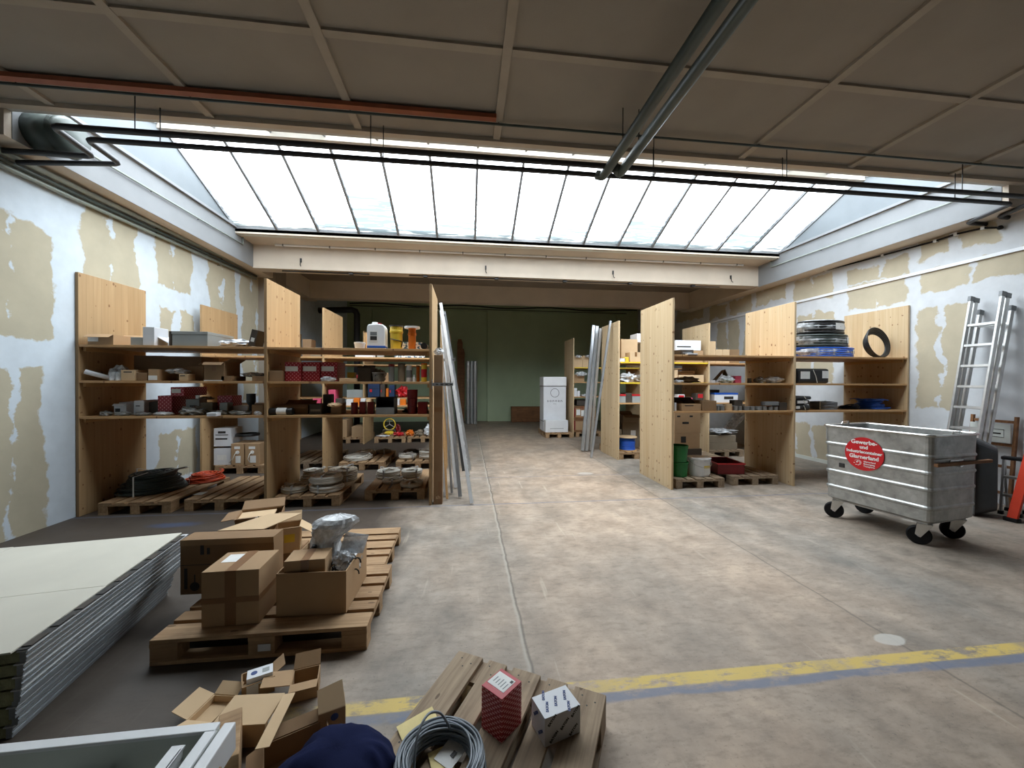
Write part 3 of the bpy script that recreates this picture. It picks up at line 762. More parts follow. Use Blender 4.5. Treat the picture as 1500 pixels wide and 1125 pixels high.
def carton(label, px0, px1, yt, z, Y, dep=.25, m='card', rz=0, tape=None, lab=None, flaps=0, lidm=None, group=None, name='cardboard_box', cat='box', h=None, holes=None, extra=None):
    """carton whose front face runs px0..px1 on the plane Y; z is what it stands on"""
    cx, w, hh = span(px0, px1, yt, z, Y)
    if h: hh = h
    cx, cy = settle(cx, Y+dep/2, w+.004, dep+.004, z, hh)
    t = thing(name, label, cat, (cx, cy, z+.001), rz, group)
    w2, d2 = w/2, dep/2; mm = M_(m)
    if flaps:
        k = .006
        part('body', mm, t, (-w2, w2, -d2, -d2+k, 0, hh), (-w2, w2, d2-k, d2, 0, hh), (-w2, -w2+k, -d2+k, d2-k, 0, hh), (w2-k, w2, -d2+k, d2-k, 0, hh), (-w2+k, w2-k, -d2+k, d2-k, 0, k))
        fl_ = min(w, dep)*.42
        for s in (-1, 1):
            if flaps > 1:
                MB().plate([(s*w2, -d2, hh), (s*w2, d2, hh), (s*(w2+fl_*.8), d2*.96, hh+fl_*(.5 if s > 0 else -.35)), (s*(w2+fl_*.8), -d2*.96, hh+fl_*(.5 if s > 0 else -.3))], (0, 0, .004)).build('flap', mm, t)
            MB().plate([(-w2, s*d2, hh), (w2, s*d2, hh), (w2*.96, s*(d2+fl_*.55), hh+fl_*.35*s), (-w2*.96, s*(d2+fl_*.55), hh+fl_*.35*s)], (0, 0, .004)).build('flap', mm, t)
    else:
        part('body', mm, t, (-w2, w2, -d2, d2, 0, hh), bevel=min(.004, hh*.08))
    if lidm:
        part('lid', M_(lidm), t, (-w2-.004, w2+.004, -d2-.004, d2+.004, hh-.03, hh+.004), bevel=.002)
    if tape:
        part('tape', MT['tape'], t, (-.024, .024, -d2-.0012, -d2+.0005, hh*.55, hh), *([(-.024, .024, -d2-.001, d2, hh-.0002, hh+.001)] if not flaps else []))
    if lab:
        u0, u1, v0, v1 = lab[:4]; lm = lab[4] if len(lab) > 4 else 'paper'
        part('label', M_(lm), t, (-w2+u0*w, -w2+u1*w, -d2-.0016, -d2+.0005, v0*hh, v1*hh))
    if holes:
        for (u0, u1, v0, v1) in holes:
            part('hand_hole', MT['print'], t, (-w2+u0*w, -w2+u1*w, -d2-.0014, -d2+.0005, v0*hh, v1*hh))
    return t
def bag(label, px0, px1, yt, z, Y, dep=.2, m='film_g', seed=1, sharp=2.2, rough=.35, inner=None, group=None, name='plastic_bag', cat='bag', h=None):
    cx, w, hh = span(px0, px1, yt, z, Y)
    if h: hh = h
    cx, cy = settle(cx, Y+dep/2, w, dep, z, hh, .125)
    t = thing(name, label, cat, (cx, cy, z+.001), 0, group)
    MB().blob(w, dep, hh, seed, rough, sharp).build('film', M_(m), t, smooth=False)
    if inner: MB().blob(w*.7, dep*.7, hh*.6, seed+5, .5, 3).build('contents', M_(inner), t)
    return t
def cyl(label, px0, px1, yt, z, Y, m='grey', lid=None, lidh=.02, group=None, name='tin', cat='tin', prof=None, band=None, label_m=None, h=None):
    cx, w, hh = span(px0, px1, yt, z, Y); r = w/2
    if h: hh = h
    cx, cy = settle(cx, Y+r, w*1.06, w*1.06, z, hh)
    t = thing(name, label, cat, (cx, cy, z+.001), 0, group)
    pr = prof(r, hh) if prof else [(r*.97, 0), (r, .004), (r, hh-.004), (r*.97, hh)]
    MB().lathe(pr, 20).build('body', M_(m), t, smooth=False)
    if lid: MB().lathe([(r*1.04, hh-lidh*.6), (r*1.05, hh-lidh*.5), (r*1.05, hh+lidh*.4), (r*.9, hh+lidh*.5)], 20).build('lid', M_(lid), t)
    if label_m: MB().lathe([(r*1.006, hh*.25), (r*1.006, hh*.7)], 20).build('label', M_(label_m), t)
    return t
def coil(label, cx, cy, z, R, r, layers, m, wind=4, seg=40, jit=.006, group=None, tilt=0, rz=0, taper=0, loose=0, straps=0, sq=1.0, name='cable_coil', cat='cable coil'):
    """hand-wound ring: every winding is its own loop"""
    t = thing(name, label, cat, (cx, cy, z+.001), rz, group)
    b = MB()
    for L in range(layers):
        for k in range(wind):
            rr = R-k*r*2.05-taper*L
            b.ring(rr+rnd.uniform(-jit, jit), r*rnd.uniform(.92, 1.0), r+L*r*1.9+(k % 2)*r*.3+rnd.uniform(0, jit*.5), seg, 6, (rnd.uniform(-jit, jit), rnd.uniform(-jit, jit)), jit, (rnd.uniform(-.01, .01)*min(1, L), 0), sq)
    b.clampz().build('windings', M_(m), t, smooth=True)
    if loose:
        for q in range(loose):
            a = rnd.uniform(0, 6.28); pts = []
            for i in range(9):
                f = i/8; aa = a+f*1.6; rr = R*(1.03-.35*f*math.sin(f*3))
                pts.append((rr*math.cos(aa), rr*math.sin(aa)*sq, r*2+layers*r*1.8*(1-.0*f)+.02*math.sin(f*PI)))
            MB().tube(pts, r, 6).build('loose_end', M_(m), t, smooth=True)
    for q in range(straps):
        a = 2*PI*q/straps+.6; w_ = wind*r*2.1
        ca, sa = math.cos(a), math.sin(a); H_ = layers*r*1.95+r
        mm = Matrix.Rotation(a, 4, 'Z')
        b = MB()
        for bx_ in ((R-w_, R+r+.006, -.008, .008, H_, H_+.003), (R+r+.004, R+r+.007, -.008, .008, 0, H_)): b.box(*bx_, m=mm)
        b.build('strap', MT['paper'], t)
    return t
def ringcoil(label, px, py, z, Y, wpx, hh, m='wire_w', film=True, group='white wrapped pipe coils', hole=.45, rings=4, straps=0, name='pipe_coil'):
    """wrapped coil of pipe lying flat: stacked fat rings"""
    a, c = aty(px-wpx/2, py, Y), aty(px+wpx/2, py, Y); R = abs(c.x-a.x)/2; cx = (a.x+c.x)/2
    t = thing(name, label, 'pipe coil', (cx, Y, z+.001), rnd.uniform(0, 1), group)
    tube = R*(1-hole)/2; b = MB(); n = max(2, rings); dz = hh/n
    for k in range(n):
        for q in range(3):
            rr = R-.5*dz-q*(R*(1-hole)-dz)/2.2
            b.ring(rr+rnd.uniform(-.006, .006), dz*.56, dz*.55+k*dz*.98*(hh-dz)/(hh) if n > 1 else dz*.5, 36, 8, (rnd.uniform(-.006, .006),)*2, .004)
    b.clampz().build('windings', M_(m), t, smooth=True)
    MB().tube([(R*.6, 0, hh*.9), (R*.3, .04, hh*1.05), (0, .06, hh*.9), (-R*.35, .03, hh*.5)], .006, 6).build('loose_end', M_(m), t, smooth=True)
    for q in range(3):
        mm = Matrix.Rotation(q*2.1+.3, 4, 'Z'); b = MB()
        b.box(R*hole, R+.003, -.012, .012, hh*1.0, hh*1.0+.003, m=mm); b.box(R+.002, R+.005, -.012, .012, .005, hh*1.0, m=mm)
        b.build('strap', MT['film_w'], t)
    return t

T, MM, LL = ZS['t'], ZS['m'], ZS['l']
P = .1445   # top of a pallet
y = YL1+.03
# ---- front left rack, first bay (beside the left wall)
carton('shallow pale carton with a white label, first on the top shelf by the wall', 128, 166, 490, T, y, .42, 'card', lab=(.02, .42, .3, .95), flaps=1)
carton('small flat grey-white box beside the tall white box on the top shelf', 191, 209, 494, T, y+.02, .12, 'grey_card')
carton('tall white square box on the top shelf of the first bay', 209, 226, 479, T, y, .22, 'white_card')
t = thing('leaning_sheet', 'white flat sheet leaning against the tall white box on the top shelf', 'sheet', (*aty(238.6, 500, y+.05).xy, T))
MB().plate([(-.09, 0, .12), (-.09, .22, .12), (.1, .22, .003), (.1, 0, .003)], (0.004, 0, .008)).build('sheet', MT['white_card'], t)
carton('big flat light grey carton with a darker end on the top shelf', 252, 304, 486, T, y, .52, 'grey_card', rz=0, lidm='grey_card')
carton('narrow dark grey carton end standing beside the big flat grey carton', 247, 251.5, 485, T, y+.01, .2, 'dark_card')
bag('crumpled white cloth lying on the top shelf beside the leaning dark box', 308, 362, 494, T, y+.02, .3, 'white_card', 4, 3, .5, name='cloth', cat='cloth')
t = thing('dark_box', 'dark grey narrow box leaning against the divider on the top shelf', 'box', (*aty(368, 505, y).xy, T+.014))
MB().box(-.035, .035, 0, .2, 0, .20, Matrix.Rotation(.22, 4, 'Y')).build('body', MT['dark_card'], t); MB().box(-.02, .02, -.002, 0.001, .05, .1, Matrix.Rotation(.22, 4, 'Y')).build('label', MT['paper'], t)
t = thing('tape_roll', 'pale cardboard tube lying aslant at the wall end of the eye-level shelf', 'tube', (*aty(137, 550, y).xy, MM))
MB().tube([(-.09, 0, .105), (.09, .1, .03)], .028, 12).build('tube', MT['white_card'], t)
cyl('roll of clear film standing next to the slanted tube', 157, 166, 545, MM, y, 'film_w', name='film_roll', cat='roll')
cyl('second roll of clear film touching the first on the eye-level shelf', 166.5, 176, 545, MM, y, 'film_w', name='film_roll', cat='roll')
bag('crumpled clear bag over the film rolls behind them', 152, 182, 533, MM, y+.16, .15, 'film', 6)
carton('small pale carton right of the film rolls on the eye-level shelf', 177, 197, 542, MM, y, .2, 'card_lt', lab=(.2, .8, .75, .85, 'print'))
carton('low dark brown carton between the small pale one and the bag-topped one', 200, 216, 546, MM, y+.02, .2, 'card_dk')
carton('large brown carton standing at the back near the wall on the eye-level shelf', 196, 240, 521, MM, y+.45, .3, 'card_dk')
c1 = carton('carton with a white label, a clear bag on top, eye-level shelf', 217, 231, 541, MM, y, .3, 'card', lab=(.02, .95, .05, .45))
bag('clear crumpled bag lying on the carton with the white label', 217, 250, 529, MM+.085, y+.03, .2, 'film', 8, h=.075)
carton('very large dark brown carton at the back of the eye-level shelf', 233, 290, 522, MM, y+.42, .36, 'card_dk')
carton('tiny pale carton with black print in front of the large dark carton', 262, 275, 548, MM, y, .13, 'card_lt', lab=(.15, .7, .7, .82, 'print'))
carton('mid-sized brown carton with a print line behind the tiny pale one', 267, 293, 536, MM, y+.15, .2, 'card_dk')
carton('open brown carton with raised flaps and a tape strip on the eye-level shelf', 299, 328, 531, MM, y, .34, 'card_dk', flaps=2, tape=True)
t = part('sheet', MT['paper'], thing('paper_sheet', 'flat white sheet under the open brown carton edge', 'paper', (*aty(312, 556, y-.015).xy, MM)), (-.1, .1, -.005, .01, 0, .012))
bag('grey crumpled film over the low cartons at the divider, eye-level shelf', 346, 381, 540, MM+.05, y+.05, .3, 'film_g', 9, h=.07)
carton('low brown carton under the grey film, farther from the divider', 345, 361, 551, MM, y, .3, 'card_dk')
carton('low brown carton under the grey film, touching the divider', 362.5, 381, 551, MM, y, .3, 'card_dk')
# bottom shelf of the first bay
for i, (a, c, d, sd, l) in enumerate(((141, 158, 602, 3, 'small clear bag of fittings nearest the wall, low shelf'), (158, 184, 603, 5, 'flat clear bag in front of the white fittings boxes'),
        (187, 213, 604, 7, 'flat clear bag in front of the tall white box pair'), (213, 241, 603, 11, 'flat white bag at the foot of the red dashed cartons'))):
    bag(l, a, c, d, LL, y, .12, 'film_g' if i < 3 else 'film_w', sd, 3)
carton('small white fittings box with a torn lid on the low shelf', 167, 185, 592, LL, y+.14, .2, 'white_card', flaps=1, lab=(.1, .5, .3, .6, 'print'))
carton('flat white box lying behind the torn white fittings box', 174, 193, 586, LL, y+.36, .16, 'white_card', h=.145)
carton('white upright box with short print marks on the low shelf', 196, 211, 587, LL, y+.14, .3, 'white_card', lab=(.2, .6, .6, .66, 'print'))
carton('dark brown box beside the white upright box on the low shelf', 214, 228, 589, LL, y+.2, .2, 'dark_card')
carton('lower red carton with white dashes on the low shelf of the first bay', 228, 249, 580, LL, y+.1, .42, 'red_dash')
carton('upper red carton with white dashes and a grey label, stacked on the other', 230, 250, 567, LL+.232, y+.1, .42, 'red_dash', lab=(.1, .75, .35, .8), h=.11)
carton('small grey box with print behind the grey bag heap on the low shelf', 272, 292, 585, LL, y+.22, .15, 'grey_card', lab=(.3, .7, .5, .6, 'print'))
bag('dark crumpled film on the small grey box, low shelf of the first bay', 275, 298, 578, LL+.17, y+.25, .15, 'film_g', 12, h=.05)
bag('long heap of grey plastic bags in the middle of the low shelf', 246, 288, 595, LL, y, .2, 'film_g', 13, 3, .5)
bag('low heap of clear fittings bags right of the long grey heap', 284, 312, 601, LL, y, .16, 'film_g', 14, 3)
carton('grey-brown box behind the low heap of fittings bags', 292, 310, 590, LL, y+.2, .12, 'card_gr')
carton('small grey box in front of the lone red carton', 312, 324, 591, LL, y+.05, .12, 'grey_card')
carton('lone red dashed carton near the divider on the low shelf', 314, 336, 580, LL, y+.25, .22, 'red_dash')
carton('small white carton lying flat on the low shelf front', 310, 324, 604, LL, y-.01, .09, 'white_card')
bag('dark bag of fittings beside the flat small white carton', 325, 357, 601, LL, y, .18, 'film_g', 15, 3)
carton('flat white tray behind the dark bag by the divider', 338, 360, 592, LL, y+.3, .2, 'white', h=.1)
cyl('dark funnel-shaped can by the divider on the low shelf', 358, 371, 577, LL, y+.2, 'char', prof=lambda r, h: [(r*.5, 0), (r*.5, h*.4), (r, h*.6), (r, h)], name='can', cat='can')
carton('brown carton at the divider end of the low shelf', 364, 381, 593, LL, y+.05, .2, 'card_dk')
bag('clear bag in front of the brown carton at the divider', 370, 382, 602, LL, y-.01, .05, 'film', 17)

# floor of the first bay
def fx(px, Y, py=700): return aty(px, py, Y).x
coil('large dark green-grey cable coil on the pallet by the left wall', fx(222, 5.62)+.03, 5.62, P, .34, .012, 10, 'wire_dk', 9, 44, .012, taper=.014, loose=1, straps=3)
coil('orange-red cable coil behind the dark green coil', fx(294, 6.0)+.03, 6.06, P, .23, .009, 6, 'wire_o', 9, 36, .014, taper=.016, loose=2)
t = thing('paper_note', 'white paper slip lying on the pallet edge by the orange coil', 'paper', (*aty(294, 720, 5.35).xy, P)); MB().plate([(-.06, -.05, 0), (.05, -.06, 0), (.06, .05, .01), (-.05, .05, .002)], (0, 0, .002)).build('slip', MT['paper'], t)
# seen beyond the first bay: the second rack and the floor behind
y2 = 7.1
carton('lower white drawer carton on the pallet behind the first bay', 313, 338, 657, P, y2, .35, 'white_card', lab=(.2, .75, .3, .6), group=None)
carton('upper white drawer carton with a dark hand slot, on the lower one', 313, 338, 632, P+.318, y2, .35, 'white_card', holes=[(.25, .7, .72, .84), (.1, .8, .38, .46), (.1, .85, .62, .66)], h=.31)
for i, (a, c) in enumerate(((338.5, 357), (359, 380))):
    t = carton(['brown cable dispenser carton beside the white drawer cartons', 'brown cable dispenser carton touching the divider'][i], a, c, 650, P, y2-.04, .4, 'card', lab=(.25, .7, .75, .87))
    w = (fx(c, y2)-fx(a, y2))/2
    part('label', MT['paper'], t, (-w*.3, w*.5, -.202, -.1995, .04, .16))
    MB().tube([(0, -.201, .22), (-.02, -.24, .2), (-.05, -.24, .12), (-.12 if i == 0 else -.03, -.22, .05)], .007, 6).build('cable_end', MT['wire_w'], t, smooth=True)
    MB().lathe([(.03, 0), (.03, .008), (.0, .008)], 14, m=Matrix.Translation((0, -.2, .22)) @ Matrix.Rotation(PI/2, 4, 'X')).build('cable_port', MT['paper'], t)
coil('black hose ring lying on top of the brown cable cartons', fx(362, y2+.15), y2+.18, P+.47, .17, .012, 2, 'wire_k', 2, 32, .004)

# ---- front left rack, second bay
carton('small brown carton on the top of the rear rack beside the first divider', 443, 456, 497, T, YL2+.1, .2, 'card_dk')
cyl('shallow white lidded tub on the top shelf of the second bay', 517, 533, 502, T, y+.1, 'white', 'white', .02, prof=lambda r, h: [(r*.85, 0), (r, h)], name='tub', cat='tub')
part('body', MT['cleat'], thing('batten_offcut', 'short upright wooden batten on the top shelf beside the canister', 'wood offcut', (*aty(535, 506, y+.24).xy, T+.001)), (-.016, .016, -.02, .02, 0, .225))
# canister
cx, w, hh = span(537, 563.5, 474, T, y+.03)
t = thing('canister', 'translucent canister with blue liquid and a printed label on the top shelf', 'canister', (cx, y+.13, T+.001))
bm = MB(); w2 = w/2
prof = [(-w2, 0), (w2, 0), (w2, hh*.84), (w2*.8, hh*.97), (w2*.1, hh), (-w2*.85, hh*.97), (-w2, hh*.88)]
bm.plate([(a, -.09, b_) for a, b_ in prof], (0, .18, 0)); bm.build('body', MT['white'], t, bevel=.012)
part('liquid', MT['blue'], t, (-w2-.001, w2+.001, -.0915, .0915, .005, hh*.14), bevel=.01)
part('label', MT['paper'], t, (-w2*.75, w2*.25, -.092, -.0885, hh*.28, hh*.72))
part('print_block', MT['print'], t, (-w2*.62, w2*.12, -.093, -.0918, hh*.34, hh*.5)); part('print_block', MT['grey'], t, (-w2*.62, w2*.12, -.093, -.0918, hh*.53, hh*.67))
MB().lathe([(.028, hh*.96), (.028, hh+.02), (.0, hh+.02)], 14, (w2*.25, 0)).build('cap', MT['dred'], t)
MB().tube([(-w2*.6, 0, hh*.97), (-w2*.5, 0, hh+.02), (-w2*.05, 0, hh+.02), (0, 0, hh*.98)], .012, 8).build('handle', MT['white'], t, smooth=True)
t = cyl('yellow ribbed tub with a black strap on the top shelf', 569, 589, 477, T, y+.05, 'yellow', 'dark_card', .015, name='yellow_tub', cat='tub', prof=lambda r, h: [(r*.86, 0), (r*.9, h*.5), (r*.92, h*.7), (r, h*.72), (r, h*.8), (r*.94, h*.82), (r*.95, h)])
r_ = (fx(589, y)-fx(569, y))/2
MB().tube([(r_*.95*math.cos(a), r_*.95*math.sin(a), .14-.004*i) for i, a in enumerate([-2.9+.25*k for k in range(12)])]+[(r_*.8, -r_*.5, .03)], .006, 6).build('strap', MT['black'], t)
# orange spool
cx, w, hh = span(597.5, 608.5, 478, T, y+.08); r_ = w/2
t = thing('orange_spool', 'orange tube with a wide white flange on the top shelf', 'spool', (cx, y+.08+r_, T+.001))
MB().lathe([(r_*.95, 0), (r_, .01), (r_, hh*.6), (r_*1.15, hh*.62), (r_*1.15, hh*.72), (r_, hh*.74), (r_, hh*.92)], 20).build('tube', MT['orange'], t)
MB().lathe([(r_*2.1, hh*.92), (r_*2.1, hh), (r_*.5, hh*1.01)], 28).build('flange', MT['white'], t)
g = NT('patterned_tile', .35); x_, y_, z_ = g.sep(g.coord()); ch = g.n('TexVoronoi'); g.put(ch.inputs['Vector'], g.coord()); ch.inputs['Scale'].default_value = 34
g.color(g.mix(g.ramp(ch.outputs['Distance'], .45, .55), rgb(70, 110, 140), rgb(226, 230, 228))); MT['tile'] = g.m
part('body', MT['tile'], thing('patterned_box', 'blue and white patterned flat box standing behind the orange spool', 'box', (fx(607, y+.3, 500)-.05, y+.3, T+.001)), (-.15, .15, -.012, .03, 0, .115))
t = thing('black_roll', 'black roll lying end-on at the aisle end of the top shelf', 'roll', (fx(621, y+.02, 503), y+.1, T+.001))
MB().tube([(0, -.08, .042), (0, .12, .042)], .042, 18).build('roll', MT['black'], t)
# eye-level shelf
carton('small brown carton first on the eye-level shelf right of the divider', 394, 413, 543, MM, y, .2, 'card_dk')
for i, (a, c) in enumerate(((416, 440), (442, 467.5), (470, 494))):
    carton(['red dashed carton with a white label, nearest the divider of the second bay', 'middle red dashed carton of the three with white labels', 'third red dashed carton, a clear bag at its foot'][i], a, c, 530.5, MM, y+.06+.02*i, .33, 'red_dash', lab=(.04, .8, .52, .78), group='red dashed cartons on the eye-level shelf')
bag('clear bag lying at the foot of the third red dashed carton', 468, 491, 551, MM, y-.01, .07, 'film', 21)
carton('flat pale tray under the small yellow box', 497, 520, 554, MM, y, .2, 'card_lt')
carton('small yellow box on the flat pale tray', 503, 514, 543.5, MM+.03, y+.05, .1, 'yellow', h=.09)
carton('black carton in the middle of the eye-level shelf', 516, 535, 537, MM, y+.1, .25, 'dark_card', flaps=1)
cyl('clear round tub with screws beside the black carton', 540, 558, 546, MM, y+.08, 'film_g', 'film_w', .01, name='clear_tub', cat='tub')
bag('dark crumpled bag behind the clear round tub', 541, 562, 538, MM, y+.3, .16, 'film_g', 23)
cyl('grey spray can with a red cap on the eye-level shelf', 568.5, 577, 535, MM, y+.05, 'grey', 'dred', .03, name='spray_can', cat='can')
cyl('wide beige cartridge tube beside the red-capped can', 582, 593, 533, MM, y+.05, 'card_gr', 'black', .012, name='cartridge_tube', cat='tube')
cyl('narrow white sealant cartridge with printed rings', 594.5, 603, 535, MM, y+.05, 'white_card', name='sealant_cartridge', cat='cartridge', label_m='grey')
cyl('small white bottle between the cartridge and the orange can', 604.5, 608, 549, MM, y+.02, 'white', name='small_bottle', cat='bottle', prof=lambda r, h: [(r, 0), (r, h*.6), (r*.4, h*.7), (r*.4, h)])
cyl('brown-orange spray can near the aisle end panel', 609.5, 614.5, 536, MM, y+.1, 'orange', 'dark_card', .015, name='spray_can', cat='can')
cyl('yellow and red spray bottle touching the aisle end panel', 616.5, 625, 533, MM, y+.03, 'yellow', 'orange', .02, name='spray_bottle', cat='bottle', label_m='red')
# low shelf
t = thing('black_roll', 'black roll with a white label lying first on the low shelf of the second bay', 'roll', (fx(410, y, 602), y+.045, LL+.001))
w2 = (fx(427, y)-fx(393, y))/2
MB().tube([(-w2, 0, .045), (w2, 0, .045)], .045, 18).build('roll', MT['black'], t); MB().tube([(-w2*.35, 0, .045), (w2*.5, 0, .045)], .0458, 18).build('label', MT['paper'], t)
carton('long low brown carton behind the black roll', 404, 451, 593, LL, y+.14, .28, 'card_dk', flaps=1)
carton('low black box beside the long brown carton', 453, 471, 592, LL, y+.1, .2, 'dark_card', lab=(.1, .9, .3, .5, 'card_gr'))
carton('tall dark brown box standing on the low shelf', 470.5, 483, 578, LL, y+.25, .12, 'dark_card')
carton('small open carton with a beige bag on it, low shelf', 484.5, 500, 592, LL, y+.12, .2, 'card_dk')
bag('beige crumpled bag on the small open carton, low shelf', 484, 504, 585, LL+.1, y+.13, .16, 'card_lt', 25, 3, h=.06)
cyl('dark red cup on the low shelf in front of the small red boxes', 513, 523, 590, LL, y+.1, 'dred', name='cup', cat='cup')
carton('small dark red box on the low shelf, first right of the cup', 526, 535, 589, LL, y+.12, .1, 'dred')
carton('small dark red box on the low shelf, next to the grey parts bin', 538, 547, 589, LL, y+.12, .1, 'dred')
# parts bin
cx, w, hh = span(550, 577, 583, LL, y)
t = thing('parts_bin', 'grey open-front parts bin on the low shelf', 'parts bin', (cx, y+.14, LL+.001)); w2 = w/2
part('body', MT['char'], t, (-w2, -w2+.006, -.12, .12, 0, hh), (w2-.006, w2, -.12, .12, 0, hh), (-w2, w2, .114, .12, 0, hh), (-w2, w2, -.12, .12, 0, .006))
part('front_lip', MT['grey'], t, (-w2, w2, -.122, -.114, 0, hh*.42), bevel=.003)
part('top_flap', MT['dark_card'], t, (-w2-.09, w2+.02, -.05, .12, hh, hh+.006))
t = cyl('dark red stacked plastic tub on the low shelf by the aisle', 595, 611, 571, LL, y+.08, 'dred', name='red_tub', cat='tub', prof=lambda r, h: [(r*.85, 0), (r*.9, h*.3), (r, h*.31), (r*.9, h*.33), (r*.93, h*.63), (r*1.03, h*.64), (r*.93, h*.66), (r, h)])
bag('tangle of dark cables and clips at the aisle end of the low shelf', 580, 625, 599, LL, y, .3, 'char', 27, 4, .7, name='cable_tangle', cat='cable')
carton('dark carton behind the red tub at the aisle end', 612, 625, 588, LL, y+.25, .15, 'dred')
# pallet loads of the second bay
ringcoil('single white wrapped coil at the front corner of the first divider', 432, 0, P, 5.37, 38, .09, group=None)
ringcoil('lower coil of the front white stack beside the single coil', 480, 0, P, 5.38, 48, .10, group=None, rings=3)
ringcoil('upper coil of the front white stack beside the single coil', 479, 0, P+.112, 5.38, 46, .115, group=None, rings=3)
coil('white cable coil with a crossing loop behind the front coils', fx(459, 5.92), 5.92, P, .17, .009, 9, 'wire_w', 5, 36, .006, taper=.006, loose=2)
ringcoil('tall stack of beige wrapped coils behind the front stack', 503, 0, P, 5.90, 42, .19, 'wire_b', group=None, rings=6)
ringcoil('thick white coil at the back of the aisle-side pallet', 570, 0, P, 6.0, 35, .13, group=None, hole=.55)
ringcoil('thick white coil at the back, touching the aisle end panel', 605, 0, P, 6.02, 30, .12, group=None, hole=.55)
ringcoil('thin beige ring coil in the middle of the aisle-side pallet', 577, 0, P, 5.68, 30, .055, 'wire_b', group=None, hole=.5, rings=2)
ringcoil('thin beige ring coil at the front of the aisle-side pallet', 605, 0, P, 5.48, 32, .065, 'wire_b', group=None, hole=.5, rings=2)
# second rack, lower level
coil('flat loose white cable coil on the pale pallet of the second rack', fx(524, 7.4), 7.42, P, .23, .008, 4, 'wire_w', 7, 36, .012, loose=4)
ringcoil('white coil behind the flat loose coil, second rack', 539, 0, P, 7.95, 19, .08, group=None, rings=2)
ringcoil('brown-grey coil beside the white one at the pallet rear, second rack', 563, 0, P, 8.0, 22, .07, 'card_gr', group=None, rings=2)
ringcoil('white ring coil on the orange-toned pallet of the second rack', 599, 0, P, 7.4, 26, .1, group=None, rings=3)
ringcoil('stack of white coils by the aisle panel of the second rack', 628, 0, P, 7.4, 24, .17, group=None, rings=5)
bag('dark crumpled bag behind the white ring coil, second rack', 590, 614, 659, P, 7.8, .25, 'char', 31)
# second rack shelves, seen through the front rack
y = YL2+.04
for i, (a, c, d, m, dep, l) in enumerate((
    (392, 402, 588, 'card', .2, 'brown carton on the low shelf of the second rack by its wall bay'), (404, 414, 583, 'grey_card', .2, 'pale carton with a dark top on the second rack low shelf'),
    (446, 456, 590, 'white_card', .2, 'small white box on the second rack low shelf beside the divider'), (458, 470, 584, 'pink', .15, 'pink and white leaflet box on the second rack low shelf'),
    (481, 491, 571, 'pink', .2, 'pink carton standing against the divider of the second rack'), (492, 500, 584, 'dark_card', .2, 'dark box beside the pink carton on the second rack'),
    (507, 517, 585, 'white_card', .1, 'white labelled box, first of the small box row on the second rack'), (518, 526, 583, 'orange', .1, 'orange labelled box in the small box row'),
    (528, 534.5, 584, 'white_card', .1, 'white labelled box next to the orange one'), (536, 542, 585, 'card_lt', .1, 'pale labelled box, fourth of the small box row'),
    (578, 585, 584, 'white_card', .1, 'white labelled box right of the grey parts bin, second rack'), (586, 594, 585, 'orange', .1, 'red-and-white labelled box near the aisle, second rack'))):
    carton(l, a, c, d, LL, y, dep, m)
for i, (a, c, d, m, dep, l) in enumerate((
    (398, 420, 548, 'card_lt', .3, 'pale carton on the eye-level shelf of the second rack, wall bay'), (455, 466, 549, 'card_dk', .2, 'brown carton by the divider on the second rack eye-level shelf'),
    (512, 526, 549, 'dred', .2, 'dark red box behind the black carton, second rack'), (560, 573, 546, 'card_dk', .2, 'brown carton behind the spray cans, second rack'))):
    carton(l, a, c, d, MM, y, dep, m)
for i, (a, c, d, m, dep, l) in enumerate(((447, 463, 517.5, 'card_gr', .3, 'grey-brown carton on the second rack top by the divider'), (520, 546, 518.5, 'white_card', .2, 'bundle of white flat parts on the top of the second rack'),
    (552, 560, 519, 'grey_card', .15, 'small printed grey box on the top of the second rack'), (578, 622, 518, 'tile', .06, 'row of blue-white patterned tiles lying on top of the second rack'))):
    carton(l, a, c, d, T, y, dep, m)
# rearmost left rack
y = YL3+.05
for (a, c, d, m, dep, z, l, nm, ct) in (
    (509, 533, 571, 'grey_card', .4, LL, 'translucent grey storage box on the rearmost left rack', 'storage_box', 'box'),
    (539, 556, 562, 'navyp', .35, LL, 'large dark blue tool case on the rearmost left rack', 'tool_case', 'tool case'),
    (557, 563.5, 563, 'dark_card', .35, LL, 'black tool case beside the large dark blue one', 'tool_case', 'tool case'),
    (565.5, 569, 569, 'orange', .1, LL, 'slim orange upright case between the tool cases', 'case', 'case'),
    (570, 577.5, 564, 'navyp', .3, LL, 'small blue tool case beside the slim orange one', 'tool_case', 'tool case'),
    (499, 508, 615, 'card', .4, P, 'tall brown carton on the far pallet, rearmost left rack', 'cardboard_box', 'box'),
    (515, 533, 625, 'card', .5, P, 'wide brown carton at the front of the far pallet', 'cardboard_box', 'box'),
    (508.5, 515, 613, 'card', .15, P, 'narrow brown carton behind the wide one on the far pallet', 'cardboard_box', 'box')):
    yy = y+.15 if z == P else y
    if 'behind' in l: yy = y+.7
    t = carton(l, a, c, d, z, yy, dep, m, name=nm, cat=ct)
    if 'tool' in nm:
        w = (fx(c, y)-fx(a, y))/2; h_ = aty((a+c)/2, d, y).z-z
        part('latch', MT['red'], t, (-w*.7, -w*.3, -dep/2-.01, -dep/2+.002, h_*.4, h_*.6)); part('seam', MT['black'], t, (-w, w, -dep/2-.002, -dep/2+.002, h_*.62, h_*.65))
bag('bright red open tool bag on the rearmost left rack', 579, 598, 564, LL, y, .3, 'red', 33, 2.5, .6, name='tool_bag')
